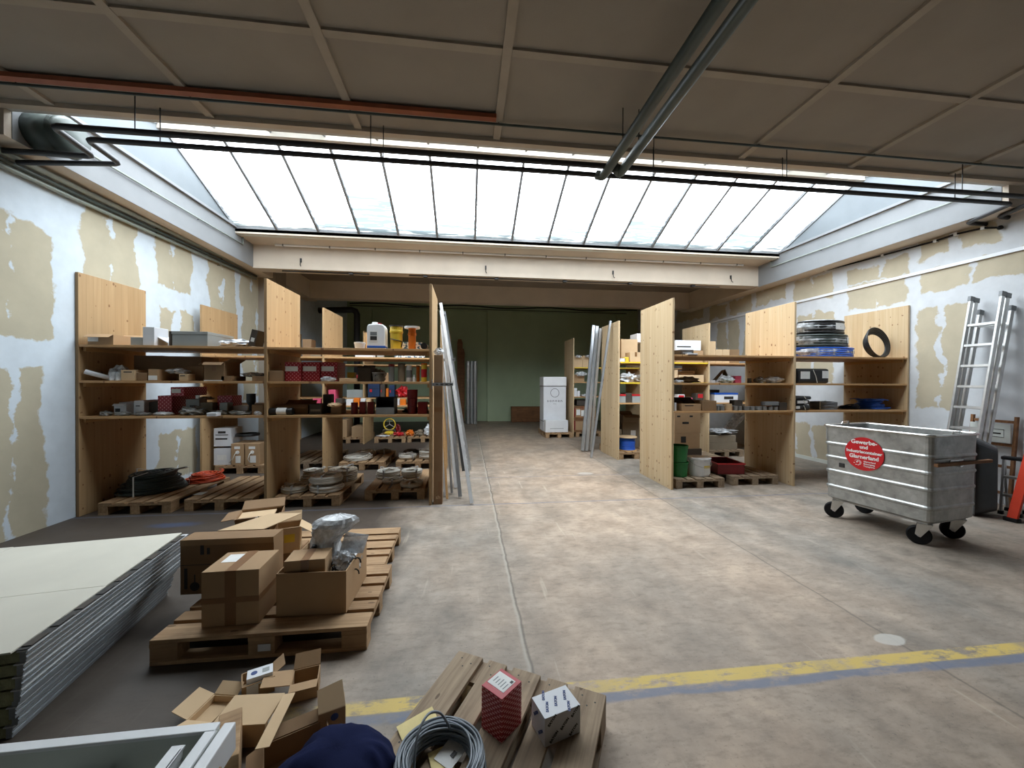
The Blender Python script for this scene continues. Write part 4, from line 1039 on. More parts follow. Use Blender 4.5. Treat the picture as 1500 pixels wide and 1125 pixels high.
# reel, red and orange tools, white tools on the far pallets
cx = fx(567, 10.35)
t = thing('cable_reel', 'yellow and black round reel on a silver tubular stand', 'cable reel', (cx, 10.66, P+.001))
mm = Matrix.Translation((0, 0, .30)) @ Matrix.Rotation(PI/2, 4, 'X')
b = MB(); b.tube([(.15*math.cos(a), 0, .28+.15*math.sin(a)) for a in [k*PI/10 for k in range(20)]], .016, 8, True); b.build('rim', MT['yellow'], t, smooth=True)
for k in range(3): MB().tube([(0, 0, .28), (.15*math.cos(PI/2+k*2.09), 0, .28+.15*math.sin(PI/2+k*2.09))], .01, 6).build('spoke', MT['alu'], t)
b = MB(); b.tube([(-.2, -.05, .02), (-.15, -.05, .14), (.15, -.05, .14), (.2, -.05, .02)], .01, 6, True); b.build('stand', MT['chrome'], t)
MB().blob(.24, .2, .12, 35, .4).build('drum', MT['yellow'], t)
for (a, c, d, m, sd, l) in ((578, 586, 620, 'dred', 37, 'dark red round tool behind the yellow reel'), (575, 592, 633, 'red', 38, 'heap of red tools beside the yellow reel'), (592, 604, 629, 'orange', 39, 'orange power tool between the two far pallets'),
    (551, 570, 638, 'white_card', 41, 'low heap of pale parts in front of the yellow reel'), (600, 612, 630, 'card_gr', 42, 'grey-brown tool bag on the farthest right pallet of that rack'), (613, 627, 622, 'steel_w', 43, 'pile of white metal tool parts near the aisle, far rack')):
    bag(l, a, c, d, P if 'orange' not in l else P, (10.35 if 'round' not in l else 10.7)-(.06 if 'pale parts' in l else 0), .18, m, sd, 3, .6, name='tool_heap' if 'heap' in l or 'pile' in l else 'tool', cat='tool')

# ================================================================ right-hand racks
y = YR1+.03
P = .1445
# front right rack, aisle bay: top shelf
carton('flat black box on the top shelf behind the aisle end panel', 997, 1016, 512.5, T, y+.05, .2, 'dark_card', lab=(.15, .85, .25, .6, 'grey'))
carton('thin white box lying before the flat black one on the top shelf', 1006, 1020, 518.5, T, y, .08, 'white_card')
# eye-level shelf
bag('clear bag at the aisle end of the eye-level shelf, front right rack', 989, 1005, 556, MM, y, .12, 'film', 51)
bag('dark brown crumpled cloth on the eye-level shelf, front right rack', 992, 1037, 551, MM, y+.05, .25, 'card_gr', 52, 3, .6, name='cloth', cat='cloth')
t = thing('folded_cardboard', 'brown cardboard sheet folded to a tent on the eye-level shelf', 'cardboard', (fx(1062, y+.2, 555), y+.2, MM))
MB().plate([(-.19, -.02, .005), (-.17, .12, .005), (.02, .12, .2), (.0, 0, .21)], (.006, 0, .004)).build('panel', MT['card_gr'], t); MB().plate([(.0, 0, .21), (.02, .12, .2), (.1, .12, .005), (.1, 0, .005)], (.006, 0, .002)).build('panel', MT['card_gr'], t)
bag('clear bag with green contents in front of the folded cardboard', 1056, 1080, 549, MM, y, .15, 'film', 53, inner='green')
carton('tiny white box beside the folded cardboard', 1043, 1048, 557, MM, y, .06, 'white_card')
carton('small pink carton on the eye-level shelf, front right rack, lower of two', 1077, 1086, 555, MM, y+.1, .12, 'pink', h=.055)
carton('small pink carton on top of the other pink one', 1077, 1086, 549, MM+.057, y+.1, .12, 'pink', h=.055)
cyl('small grey can alone on the eye-level shelf, front right rack', 1097, 1102, 554, MM, y+.2, 'grey', name='can', cat='can')
bag('grey bag of couplings on the eye-level shelf, front right rack', 1110, 1125, 551, MM, y+.1, .14, 'film_g', 54)
bag('wide clear bag of couplings by the middle divider, front right rack', 1128, 1153, 550, MM, y+.08, .16, 'film', 55, inner='grey')
# low shelf
carton('white carton standing against the aisle end panel, low shelf', 988, 991, 590, LL, y, .2, 'white_card')
carton('brown carton with a printed line on the low shelf, front right rack', 999, 1027, 592, LL, y, .22, 'card', lab=(.15, .6, .72, .82, 'print'))
carton('dark open carton behind the printed brown one, low shelf', 1000, 1028, 587, LL, y+.25, .25, 'dark_card', flaps=1)
carton('deeper brown carton beside the printed one, low shelf', 1028, 1048, 587, LL, y+.02, .25, 'card_dk')
def tinrow(px0, px1, yt, z, lbl, lid='grey'):
    cyl(lbl, px0, px1, yt, z, y+.02, 'grey', lid, .01, name='junction_tin', cat='tin')
tinrow(1049, 1055.5, 595, LL, 'first grey tin on the low shelf beside the deep brown carton')
tinrow(1056.5, 1063, 595, LL, 'second grey tin beside the cream tin')
cyl('cream coloured tin on the low shelf, front right rack', 1064, 1075, 592, LL, y+.02, 'card_lt', name='cream_tin', cat='tin')
for i, (a, c, d, z) in enumerate(((1076.5, 1082, 596, LL), (1083, 1088, 596, LL), (1091, 1100, 596, LL), (1100.5, 1107, 596, LL), (1110, 1118, 596, LL), (1118.5, 1125, 596, LL), (1127, 1134, 596.5, LL), (1135, 1141, 596.5, LL))):
    tinrow(a, c, d, z, ['grey tin right after the cream tin, lower shelf row', 'grey tin directly under the dark square boxes', 'wide grey tin, third from the cream tin', 'grey tin, fourth from the cream tin', 'grey tin, fifth from the cream tin', 'grey tin, sixth from the cream tin', 'lower grey tin under the long upper box', 'lower grey tin beside the black box'][i])
carton('dark square box stacked on the grey tins beside the cream tin', 1076, 1088, 588, LL+.078, y+.03, .12, 'dark_card', h=.08)
carton('long grey box lying across the two last grey tins', 1121, 1141, 590, LL+.075, y+.02, .1, 'grey', h=.06)
carton('black box at the middle divider end of the low shelf', 1142, 1153, 590, LL, y+.02, .15, 'dark_card')
# floor loads, aisle bay
def tub(label, px0, px1, yt, z, Y, m, rim=None, lid=None, lbl=False, handle=False, grp=None, nm='plastic_tub', hh=None):
    cx, w, h = span(px0, px1, yt, z, Y); h = hh or h; r = w/2
    t = thing(nm, label, 'tub', (cx, Y+r, z+.001), 0, grp)
    MB().lathe([(r*.84, 0), (r*.85, .005), (r*.97, h*.93), (r, h*.94), (r, h), (r*.95, h), (r*.93, h*.93), (r*.8, .012), (0, .012)], 28).build('body', M_(m), t, smooth=False)
    for zz in (.84,): MB().lathe([(r*.965, h*zz), (r*1.0, h*zz), (r*1.0, h*(zz+.02)), (r*.97, h*(zz+.02))], 28).build('rim_band', M_(m), t)
    if lid: MB().lathe([(r*1.02, h*.95), (r*1.03, h*.955), (r*1.03, h*1.01), (r*.94, h*1.012), (r*.92, h*1.0), (0, h*1.0)], 28).build('lid', M_(lid), t)
    if lbl:
        b = MB(); n = 8
        for k in range(n):
            a0, a1 = -PI/2-.1+k*.13, -PI/2-.1+(k+1)*.13
            q = [(r*.935*math.cos(a), r*.935*math.sin(a), zz) for a, zz in ((a0, h*.12), (a1, h*.12), (a1, h*.62), (a0, h*.62))]
            b.add(q, [(0, 1, 2, 3)])
        b.build('label', MT['paper'], t)
        b = MB()
        for k in range(n):
            a0, a1 = -PI/2-.1+k*.13, -PI/2-.1+(k+1)*.13
            q = [(r*.945*math.cos(a), r*.945*math.sin(a), zz) for a, zz in ((a0, h*.48), (a1, h*.48), (a1, h*.62), (a0, h*.62))]
            b.add(q, [(0, 1, 2, 3)])
        b.build('yellow_band', MT['yellow'], t)
    if handle: MB().tube([(-r*1.03*math.cos(a), -r*1.03*math.sin(a), h*.9-.1*math.sin(a)) for a in [k*PI/12 for k in range(13)]], .004, 6).build('handle', MT['alu'], t)
    return t
tub('lower green tub on the pallet at the aisle end panel', 990, 1014, 676, P, YR1+.12, 'green', hh=.222)
tub('upper green tub nested in the lower one', 989, 1014, 654, P+.225, YR1+.12, 'green', hh=.25)
tub('white bucket with lid and yellow label beside the green tubs', 1018, 1049, 673, P, YR1+.10, 'white', lid='white', lbl=True, handle=True, nm='bucket')
carton('lower removal carton with a printed emblem behind the green tubs', 988, 1025, 642, P+.16, YR2-.55, .35, 'card', h=.30, lab=(.25, .45, .4, .8, 'print'))
carton('upper removal carton with two hand holes above the other', 988, 1026, 617, P+.16+.302, YR2-.55, .35, 'card', holes=[(.1, .22, .78, .86), (.58, .7, .78, .86), (.3, .55, .45, .55)], h=.40)
carton('dark crate under the two removal cartons', 988, 1028, 661, P, YR2-.56, .38, 'dark_card', h=.158)
pallet('pallet under the removal cartons behind the green tubs', fx(1008, YR2-.36), YR2-.36-.12+.13, 0, 'w')
# red crate
cx, w, hh = span(1052, 1088, 675, P, YR1+.3)
t = thing('red_crate', 'empty open dark red plastic crate on the dark pallet', 'crate', (cx, YR1+.50, P+.001), -.12); w2, d2 = w/2, .26
hh = .17
for (nm, bx_) in (('end_wall', (-w2, -w2+.012, -d2, d2, 0, hh)), ('end_wall', (w2-.012, w2, -d2, d2, 0, hh)), ('side_wall', (-w2, w2, -d2, -d2+.012, 0, hh)), ('side_wall', (-w2, w2, d2-.012, d2, 0, hh)), ('base', (-w2, w2, -d2, d2, 0, .012))):
    part(nm, MT['dred'], t, bx_, bevel=.002)
part('rim', MT['red'], t, (-w2-.012, w2+.012, -d2-.012, -d2+.005, hh-.015, hh+.004), (-w2-.012, w2+.012, d2-.005, d2+.012, hh-.015, hh+.004), (-w2-.012, -w2+.005, -d2, d2, hh-.015, hh+.004), (w2-.005, w2+.012, -d2, d2, hh-.015, hh+.004))
# film-wrapped sacks in the middle rack
t = carton('lower grey sack layer wrapped in film on the far pallet', 1037, 1080, 652, P, YR2+.15, .6, 'card_gr', h=.15)
carton('upper grey sack layer under the white film', 1038, 1078, 640, P+.155, YR2+.16, .58, 'card_gr', h=.15)
bag('milky white film draped over the grey sacks', 1034, 1084, 629, P+.31, YR2+.12, .6, 'film_w', 61, 3, .6, h=.14, name='film_wrap', cat='plastic film')
t = thing('hanging_film', 'clear plastic sheet hanging slanted behind the wrapped sacks', 'plastic film', (fx(1070, YR2+.7)+.34, YR2+.82, 0))
b = MB(); n = 8
vs = []
for i in range(n+1):
    f = i/n
    for k in range(5):
        g_ = k/4; vs.append((-.35*(1-f)+f*.10+g_*(.05+.40*f*1.0)-.05, .05*math.sin(3*f+5*g_), .58+.46*f-.2*g_*(1-f)))
fs = [(i*5+k, i*5+k+1, (i+1)*5+k+1, (i+1)*5+k) for i in range(n) for k in range(4)]
b.add(vs, fs).build('sheet', MT['film'], t)
# middle rack (seen over and through the front one)
y = YR2+.04
t = carton('big white carton with black lettering tilted on the middle right rack', 990, 1027, 466, T+.26, y+.05, .5, 'white_card', h=.21, lab=(.05, .6, .3, .42, 'print'))
carton('wooden-brown carton carrying the tilted white one, middle right rack', 991, 1030, 488, T, y+.04, .5, 'card', h=.255)
for (a, c, d, l) in ((1037, 1046.5, 500, 'upright pale carton with hand holes on top of the middle right rack'), (1047.5, 1057, 512, 'low open carton on top of the middle right rack, first after the upright one'), (1057.5, 1067.5, 512, 'low open carton beside it with a black rim'), (1069, 1083, 512, 'darker low carton by the spruce panel on the middle rack top')):
    carton(l, a, c, d, T, y, .25, 'card_lt' if 'dark' not in l else 'card_dk')
carton('lower long pale carton on the eye-level shelf of the middle right rack', 994, 1031, 549.5, MM, y, .3, 'card_lt')
carton('upper long pale carton on the eye-level shelf of the middle right rack', 994, 1031, 538, MM+.125, y, .3, 'card_lt', h=.125, lab=(.4, .9, .75, .82, 'print'))
carton('narrow pale carton beside the two long ones, middle right rack', 988, 993, 542, MM, y, .3, 'card_lt')
carton('white and red printed box on the low shelf of the middle right rack', 993, 1003, 578, LL, y, .15, 'white_card', lab=(.1, .9, .6, .9, 'red'))
carton('small red and black box beside the white and red one', 1007, 1015, 582, LL, y, .15, 'dark_card', lab=(.1, .9, .4, .9, 'pink'))
carton('black and red striped box on the low shelf of the middle right rack', 1019, 1030, 576, LL, y, .15, 'dark_card', lab=(.3, .95, .5, .9, 'red'))
t = carton('white printer-sized case with a blue lid, middle right rack', 1047, 1081, 576, LL, y, .3, 'white_card', lidm='blue', lab=(.4, .8, .35, .65, 'print'), name='storage_case', cat='case')
carton('black flat box on the low shelf of the middle right rack', 1038, 1054, 571, LL, y+.35, .3, 'dark_card')
# aisle bay of the middle right rack
carton('large pale carton on top of the middle right rack beside the aisle panel', 910, 934, 497, T, y+.35, .45, 'card_lt')
carton('white appliance carton stacked on the large pale carton', 920, 940, 484, T+.45, y+.4, .35, 'white_card', h=.19)
carton('orange-pale carton in front of the large one, middle rack top', 923, 940, 516, T, y, .25, 'card_lt', tape=True)
carton('bright yellow small box on the middle rack top beside the panel', 915, 921, 523, T, y, .12, 'yellow')
carton('low white tray of parts next to the aisle panel on the middle rack top', 904, 913, 525, T, y, .12, 'white_card')
bag('heap of white pipe fittings on the eye-level shelf, middle right rack', 904, 936, 545, MM, y, .25, 'steel_w', 63, 4, .8, name='fittings_heap', cat='fittings')
for i, (a, c) in enumerate(((905, 914.5), (926.5, 938))):
    carton(['clear organiser box with a red lid nearest the aisle panel', 'clear organiser box with a red lid behind the front end panel'][i], a, c, 578, LL, y, .3, 'grey_card', lidm='red', name='organiser_box')
carton('black carton between the two red-lidded organiser boxes', 916, 925.5, 576, LL, y+.02, .25, 'dark_card')
carton('grey carton at the back of the aisle bay floor, middle right rack', 912, 936, 612, P, y+.5, .4, 'card_gr', h=.55, lab=(.5, .8, .4, .7))
carton('upper open grey carton on the tall grey one, middle right rack', 913, 936, 602, P+.552, y+.5, .35, 'card_gr', flaps=1, h=.17)
carton('narrow grey carton beside the blue drum at the aisle panel', 904, 911, 625, P, y+.42, .3, 'card_gr', h=.42)
# blue cable drum
cx, w, hh = span(910, 932, 641, P, YR2+.1); r = w/2
t = thing('cable_drum', 'blue cable drum with a pale wooden top flange on the reddish pallet', 'cable drum', (cx+.045, YR2+.30, P+.001))
MB().lathe([(r*1.25, 0), (r*1.25, .018), (0, .018)], 28).build('flange', MT['cleat'], t); MB().lathe([(r*1.28, hh-.02), (r*1.28, hh), (0, hh)], 28).build('flange', MT['card_lt'], t)
b = MB()
for k in range(13): b.ring(r*.98+rnd.uniform(-.004, .004), .0125, .032+k*(hh-.065)/12, 28, 6)
b.build('windings', MT['wire_blue'], t, smooth=True); MB().lathe([(r*.9, .018), (r*.9, hh-.02)], 20).build('core', MT['wire_blue'], t)
# rearmost right rack
y = YR3+.04
carton('pale open carton on the rearmost rack top, nearest the panel', 838, 850, 522, T, y, .3, 'card_lt')
carton('second pale carton on the rearmost rack top, behind the profiles', 852, 866, 521, T, y, .3, 'card_lt')
bag('clear bag sticking out of the carton nearest the panel, rearmost rack', 839, 848, 518, T+.27, y+.05, .15, 'film', 65, h=.08)
bag('clear bag on the second carton of the rearmost rack', 855, 866, 516, T+.28, y+.05, .15, 'film', 66, h=.08)
carton('brown carton on the eye-level shelf of the rearmost right rack', 840, 855, 549, MM, y, .3, 'card')
bag('shiny film bag heaped on that brown carton, rearmost right rack', 839, 855, 540, MM+.17, y+.03, .2, 'film', 67, h=.14)
for i, (a, c, z_, l) in enumerate(((839, 843.5, 0, 'small white box at the foot of the white box stack, rearmost rack'), (845, 849, 0, 'small white box next to the stack foot, rearmost rack'), (839, 843.5, .082, 'small white box in the second tier, rearmost rack'), (845, 849, .082, 'small white box in the second tier, farther from the panel'), (839, 843.5, .164, 'topmost small white box of the stack, rearmost rack'))):
    carton(l, a, c, 0, LL+z_, y, .12, 'white_card', h=.08)
bag('pale loose fittings beside the small white box stack', 849, 870, 577, LL, y, .2, 'steel_w', 68, 4, .7, name='fittings_heap', cat='fittings')
carton('black box under the eye-level shelf of the rearmost right rack', 845, 872, 594, .90, y+.1, .5, 'dark_card', h=.16)
for i, (zz, hh_, l) in enumerate(((P, .37, 'lower wooden crate with a dark red end on the far pallet'), (P+.38, .36, 'upper wooden crate with dark lettering and white papers'))):
    t = carton(l, 841, 874, 0, zz, y+.05, .6, 'card', h=hh_, name='wooden_crate', cat='crate')
    w = (fx(874, y)-fx(841, y))/2
    part('end_board', MT['dred'], t, (-w+.0, -w+.06, -.31, -.29, 0, hh_)); part('batten', MT['plank'], t, (-w, w, -.315, -.30, 0, .05), (-w, w, -.315, -.30, hh_-.05, hh_))
    if i == 1:
        part('paper_sheet', MT['paper'], t, (-w+.09, -w+.2, -.318, -.302, .1, .26)); part('paper_sheet', MT['paper'], t, (-w+.23, -w+.33, -.318, -.302, .07, .24))
        lettering('10-LA', .11, MT['dred'], t, frame((-.02, -.317, hh_-.07), (1, 0, 0), (0, 0, 1)))

# ---- front right rack, wall bay
y = YR1+.03
def wrapped(label, px0, px1, yt, z, Y, dep, mi, mo='film', grp=None, h=None, seed=1, lab=None):
    cx, w, hh = span(px0, px1, yt, z, Y); hh = h or hh
    t = thing('wrapped_coil', label, 'cable coil', (cx, Y+dep/2, z+.001), 0, grp)
    R = w/2-.012; n = 5; r = hh/(2*n)
    b = MB()
    for k in range(n):
        for q in range(3):
            b.ring(R-r-q*2.0*r, r*1.02, r+k*2*r*.98, 36, 7, (0, 0), .004, sq=dep/w)
    b.clampz().build('windings', M_(mi), t, smooth=True)
    b = MB(); k = 26; m_ = 10; vs = []
    for i in range(k):
        a = 2*PI*i/k
        for j in range(m_):
            f = 2*PI*j/m_; rr = (R-hh*.55)+(hh*.62)*math.cos(f); n_ = 1+.05*noise.noise(Vector((math.cos(a)*3+seed, math.sin(a)*3, f*2)))
            vs.append((rr*math.cos(a)*n_, rr*math.sin(a)*dep/w*n_, max(.0, min(hh*1.03, hh/2+hh*.62*math.sin(f)*n_))))
    b.add(vs, [(i*m_+j, ((i+1) % k)*m_+j, ((i+1) % k)*m_+(j+1) % m_, i*m_+(j+1) % m_) for i in range(k) for j in range(m_)])
    b.build('film', M_(mo), t)
    if lab:
        a_ = -PI/2+lab[0]; R1 = R+.012
        MB().box(-lab[1]/2, lab[1]/2, -.004, .0, hh*.28, hh*.75, Matrix.Translation((R1*math.cos(a_), R1*math.sin(a_)*dep/w, 0)) @ Matrix.Rotation(lab[0]*.8, 4, 'Z')).build('label', MT['paper'], t)
    return t
hb, hm_, ht = .16, .20, .215
wrapped('blue cable coil in clear film, lowest of the three on the top shelf', 1187, 1279, 0, T, y+.01, .66, 'wire_blue', 'film', h=hb, seed=2, lab=(.7, .06))
wrapped('brown-black wrapped coil in the middle of the stack of three', 1189, 1266, 0, T+hb+.006, y+.02, .52, 'wire_dk', 'film', h=hm_, seed=4, lab=(.75, .1))
wrapped('black cable coil in clear film, topmost of the three on the top shelf', 1193, 1258, 0, T+hb+hm_+.012, y+.03, .45, 'wire_k', 'film', h=ht, seed=6, lab=(.35, .22))
# black hose ring leaning on the panel
t = thing('hose_ring', 'black hose ring leaning upright against the spruce panel', 'hose coil', (6.69, 5.62, T+.004))
tl = Matrix.Rotation(math.radians(62), 4, 'X') @ Matrix.Identity(4)
b = MB()
R = .2
for k in range(5):
    pts = [Vector(((R+.013*k)*math.cos(a)+.006*k, (R+.012*k)*math.sin(a), .009*k)) for a in [2*PI*i/36 for i in range(36)]]
    rot = Matrix.Rotation(math.radians(78), 4, 'X'); rz_ = Matrix.Rotation(.04*k, 4, 'Z')
    pts = [rz_ @ (rot @ p) for p in pts]; zm = min(p.z for p in pts); pts = [p+Vector((0, 0, .012-zm)) for p in pts]
    b.tube(pts, .0135, 8, True)
b.build('hose', MT['wire_k'], t, smooth=True)
# eye-level and low shelf of the wall bay
def pack(label, px0, px1, yt, z, Y, dep, m, lbls=(), h=None):
    cx, w, hh = span(px0, px1, yt, z, Y); hh = h or hh
    t = thing('cable_pack', label, 'cable pack', (cx, Y+dep/2, z+.001)); w2 = w/2
    MB().box(-w2, w2, -dep/2, dep/2, 0, hh).build('body', M_(m), t, bevel=min(.03, hh*.35))
    for (u0, u1, v0, v1) in lbls: part('label', MT['paper'], t, (-w2+u0*w, -w2+u1*w, -dep/2-.003, -dep/2+.003, v0*hh, v1*hh))
    MB().tube([(w2*.0, -dep/2-.003, hh*.9), (w2*.15, -dep/2-.004, hh*.5), (w2*.25, -dep/2-.003, 0.01)], .005, 5).build('strap', MT['wire_w'], t)
    return t
pack('wide black cable pack with two paper labels on the eye-level shelf', 1167, 1215, 540, MM, y, .35, 'black', ((.12, .4, .3, .8), (.78, .97, .35, .85)))
pack('black pack with a grey label lowest at the middle divider, wall bay', 1166, 1188, 590, LL, y, .3, 'black', ((.0, .25, .3, .8),), h=.085)
pack('flat black pack with a white label on the lowest one at the divider', 1166, 1187, 580, LL+.088, y, .3, 'black', ((.1, .8, .25, .8),), h=.08)
pack('thin black pack topmost of the three at the divider', 1166, 1189, 573, LL+.17, y, .3, 'char', (), h=.05)
cxx = lambda px: fx(px, y+.3, 595)
coil('grey-blue cable coil with a paper label on the low shelf, wall bay', fx(1207, y+.22, 595), y+.24, LL, .18, .008, 8, 'wire_g', 5, 36, .004, straps=2)
coil('dark navy cable coil beside the grey-blue coil', 6.33, y+.30, LL, .125, .008, 3, 'wire_navy', 6, 32, .01, loose=2)
coil('bright blue cable coil at the wall end of the low shelf', 6.715, y+.31, LL, .235, .009, 8, 'wire_blue', 7, 40, .014, taper=.016, loose=4)

# ================================================================ the aisle: leaning profiles and planks
def lean(label, foot, head, w, h, m, group=None, name='steel_profile', cat='profile', up=(0, 1, 0), chan=True):
    f, hd = Vector(foot), Vector(head); d = hd-f; L = d.length
    t = thing(name, label, cat, f, 0, group)
    dn = d.normalized(); upv = Vector(up); s_ = dn.cross(upv).normalized(); u = s_.cross(dn)
    mm = Matrix((dn, s_, u)).transposed().to_4x4()
    b = MB()
    if chan:
        b.box(0, L, -w/2, w/2, -h/2, -h/2+.004, mm); b.box(0, L, -w/2, -w/2+.004, -h/2, h/2, mm); b.box(0, L, w/2-.004, w/2, -h/2, h/2, mm)
        b.build('web', M_(m), t)
        MB().box(0, L, -w/2, -w/2+.012, h/2-.004, h/2, mm).box(0, L, w/2-.012, w/2, h/2-.004, h/2, mm).build('lip', M_(m), t)
    else: b.box(0, L, -w/2, w/2, -h/2, h/2, mm).build('bar', M_(m), t, bevel=.002)
    return t
XP = -.445+.02
feet = [((691, 737), 'white profile reaching farthest into the aisle, nearest foot', 'steel_w', .045, .03, 6.60, 2.78), ((674, 730), 'galvanised profile with its foot just behind the nearest white one', 'steel', .05, .03, 6.5, 2.70),
        ((688, 688), 'galvanised profile whose foot stands farthest back in the aisle', 'steel', .06, .04, 6.86, 2.80), ((684, 684), 'white profile leaning beside the farthest-back galvanised one', 'steel_w', .05, .03, 6.8, 2.76),
        ((679, 690), 'dark-faced profile in the leaning bundle, steepest in the middle', 'char', .05, .012, 6.7, 2.74), ((668, 714), 'white profile half-way along the leaning bundle', 'steel_w', .05, .04, 6.3, 2.5),
        ((662, 722), 'thin galvanised profile in front of the brown long carton', 'steel', .03, .03, 6.1, 2.1), ((655, 731), 'pale wooden batten at the foot of the leaning bundle', 'cleat', .03, .02, 5.9, 1.8),
        ((652, 727), 'short white rail standing closest to the end panel', 'steel_w', .04, .03, 5.8, 1.55), ((686, 696), 'clear-wrapped white profile in the leaning bundle', 'film_w', .05, .04, 6.75, 2.68),
        ((671, 712), 'galvanised channel leaning behind the half-way white one', 'steel', .045, .035, 6.45, 2.6)]
FT = sorted([(atz(p[0], p[1], .02), l, m, w, h, hz) for (p, l, m, w, h, hy, hz) in feet], key=lambda q: q[0].y)
yl = 0
for i, (f, l, m, w, h, hz) in enumerate(FT):
    fy = max(f.y, yl+.085); yl = fy
    lean(l, (f.x, fy, .02), (XP+.035, fy+(5.98+.09*i-fy)*hz/2.8, hz), w, h, m, 'profiles leaning against the aisle end panels', chan=(m not in ('cleat', 'char')))
for i, (dy, hz) in enumerate(((7.12, 2.83), (7.26, 2.6))):
    lean(['pale wooden batten standing upright behind the top of the profiles', 'second wooden batten upright beside it, a little shorter'][i], (XP+.07, dy, .01), (XP+.012, dy, hz), .03, .02, 'cleat', None, 'wood_batten', 'batten', chan=False)
# long upright carton
x0, x1 = fx(634, 5.06, 600), fx(647, 5.06, 600)
t = thing('long_carton', 'long upright brown carton standing against the aisle end panel', 'carton', ((x0+x1)/2+.012, 5.12, .001)); w2 = (x1-x0)/2
hz = aty(640, 520, 5.06).z
part('body', MT['card_dk'], t, (-w2, w2, -.06, .06, 0, hz), bevel=.004); part('tape', MT['tape'], t, (-.0, .05, -.0612, -.0598, 0, .3)); part('tape', MT['tape'], t, (-w2, w2, -.0612, -.0598, hz*.62, hz*.65))
lettering('sh', .07, MT['card_lt'], t, frame((0, -.062, .09), (1, 0, 0), (0, 0, 1)))
bag('crumpled clear film sticking out on top of the long upright carton', 635, 650, 508, hz+.002, 5.07, .1, 'film', 71, h=.1)
for i, (yy, pa, pb, py) in enumerate(((5.025, 629, 664, 563), (5.96, 648, 667, 527))):
    z_ = aty(650, py, yy).z; a, c = fx(pa, yy, py), fx(pb, yy, py); a = -.437
    t = thing('shelf_bracket', ['lower steel bracket sticking out from the aisle end panel', 'upper steel bracket sticking out farther back on the aisle end panel'][i], 'bracket', (a, yy, z_))
    part('arm', MT['steel'], t, (0, c-a, -.012, .012, -.02, .02)); part('hook_lip', MT['steel'], t, (c-a-.008, c-a, -.012, .012, .02, .05)); part('foot_plate', MT['steel'], t, (0, .006, -.03, .03, -.06, .06))
    for k in range(4): part('slot', MT['print'], t, (.05+k*.06, .08+k*.06, -.0128, -.0115, -.006, .006))
# spiral ducts and planks at the green wall
for i, px in enumerate((685, 690.5, 695.5)):
    t = thing('spiral_duct', ['silver spiral duct at the green wall nearest the brown planks', 'middle silver spiral duct of the three at the green wall', 'silver spiral duct at the green wall farthest from the planks'][i], 'duct', (fx(px, 14.4), 14.4+.12*(i % 2), .001), 0, None)
    H_ = aty(690, 529, 14.4).z
    MB().lathe([(.078, 0), (.08, .01), (.08, H_-.01), (.078, H_)], 18).build('tube', MT['duct'], t, smooth=False)
    b = MB()
    for k in range(14): b.lathe([(.0805, .1+k*H_/14), (.083, .105+k*H_/14), (.0805, .11+k*H_/14)], 18)
    b.build('seam', MT['duct'], t)
for i, (pa, pb, top, yy) in enumerate(((669, 677, 496, 14.9), (674, 680, 510, 14.75))):
    x0, x1 = fx(pa, yy), fx(pb, yy); H_ = aty((pa+pb)/2, top, yy).z
    t = thing('wooden_plank', ['taller brown plank leaning upright on the green wall', 'shorter brown plank in front of the taller one'][i], 'plank', ((x0+x1)/2, yy, 0)); w2 = (x1-x0)/2
    MB().plate([(-w2, 0, 0), (w2, 0, 0), (w2, .2, H_-.15), (w2*.5, .21, H_), (-w2*.7, .21, H_), (-w2, .2, H_-.15)], (0, .04, 0)).build('board', MT['plank'], t)
# low wooden box
x0, x1 = fx(749, 14.95), fx(800, 14.95); hz = aty(770, 597, 14.95).z
t = thing('plank_box', 'low brown plank box lying at the foot of the green wall', 'wooden box', ((x0+x1)/2, 15.08, 0)); w2 = (x1-x0)/2
part('side_board', MT['plank'], t, (-w2, w2, -.13, -.1, 0, hz)); part('side_board', MT['plank'], t, (-w2, w2, .1, .13, 0, hz)); part('end_board', MT['plank'], t, (-w2, -w2+.2, -.15, -.13, 0, hz-.03)); part('lid_board', MT['plank'], t, (-w2, w2, -.13, .13, hz, hz+.03))
# tall white carton with ring print
yy = 11.0
x0, x1 = fx(796, yy), fx(829, yy); hz = aty(812, 552, yy).z-P
t = thing('tall_carton', 'tall white carton with a printed ring standing on a small pallet', 'carton', ((x0+x1)/2, yy+.3, P+.001)); w2 = (x1-x0)/2
part('body', MT['white_card'], t, (-w2, w2, -.26, .3, 0, hz-.27), bevel=.006); part('lid', MT['white'], t, (-w2-.008, w2+.008, -.27, .31, hz-.265, hz), bevel=.006)
part('strap', MT['print'], t, (-w2-.004, w2+.004, -.264, .304, hz-.285, hz-.268)); part('strap', MT['print'], t, (-w2-.006, w2+.006, -.266, .306, .28, .292))
MB().tube([(.125*math.cos(a), -.2615, hz-.47+.125*math.sin(a)) for a in [k*PI/20 for k in range(40)]], .006, 5, True).build('ring_print', MT['print'], t)
lettering('sonnen', .12, MT['print'], t, frame((0, -.2615, hz-.70), (1, 0, 0), (0, 0, 1)), space=1.35)
lettering('batterie', .03, MT['print'], t, frame((0, -.2615, hz-.79), (1, 0, 0), (0, 0, 1)))
x0, x1 = fx(799, yy-.25), fx(832, yy-.25)
t = thing('white_carton', 'low white carton in front of the tall ring-printed one on the pallet', 'carton', ((x0+x1)/2, yy-.1, P+.001)); w2 = (x1-x0)/2
part('body', MT['white'], t, (-w2, w2, -.13, .12, 0, .34), bevel=.005); part('print_line', MT['grey'], t, (-w2*.6, w2*.6, -.1312, -.1295, .10, .112))
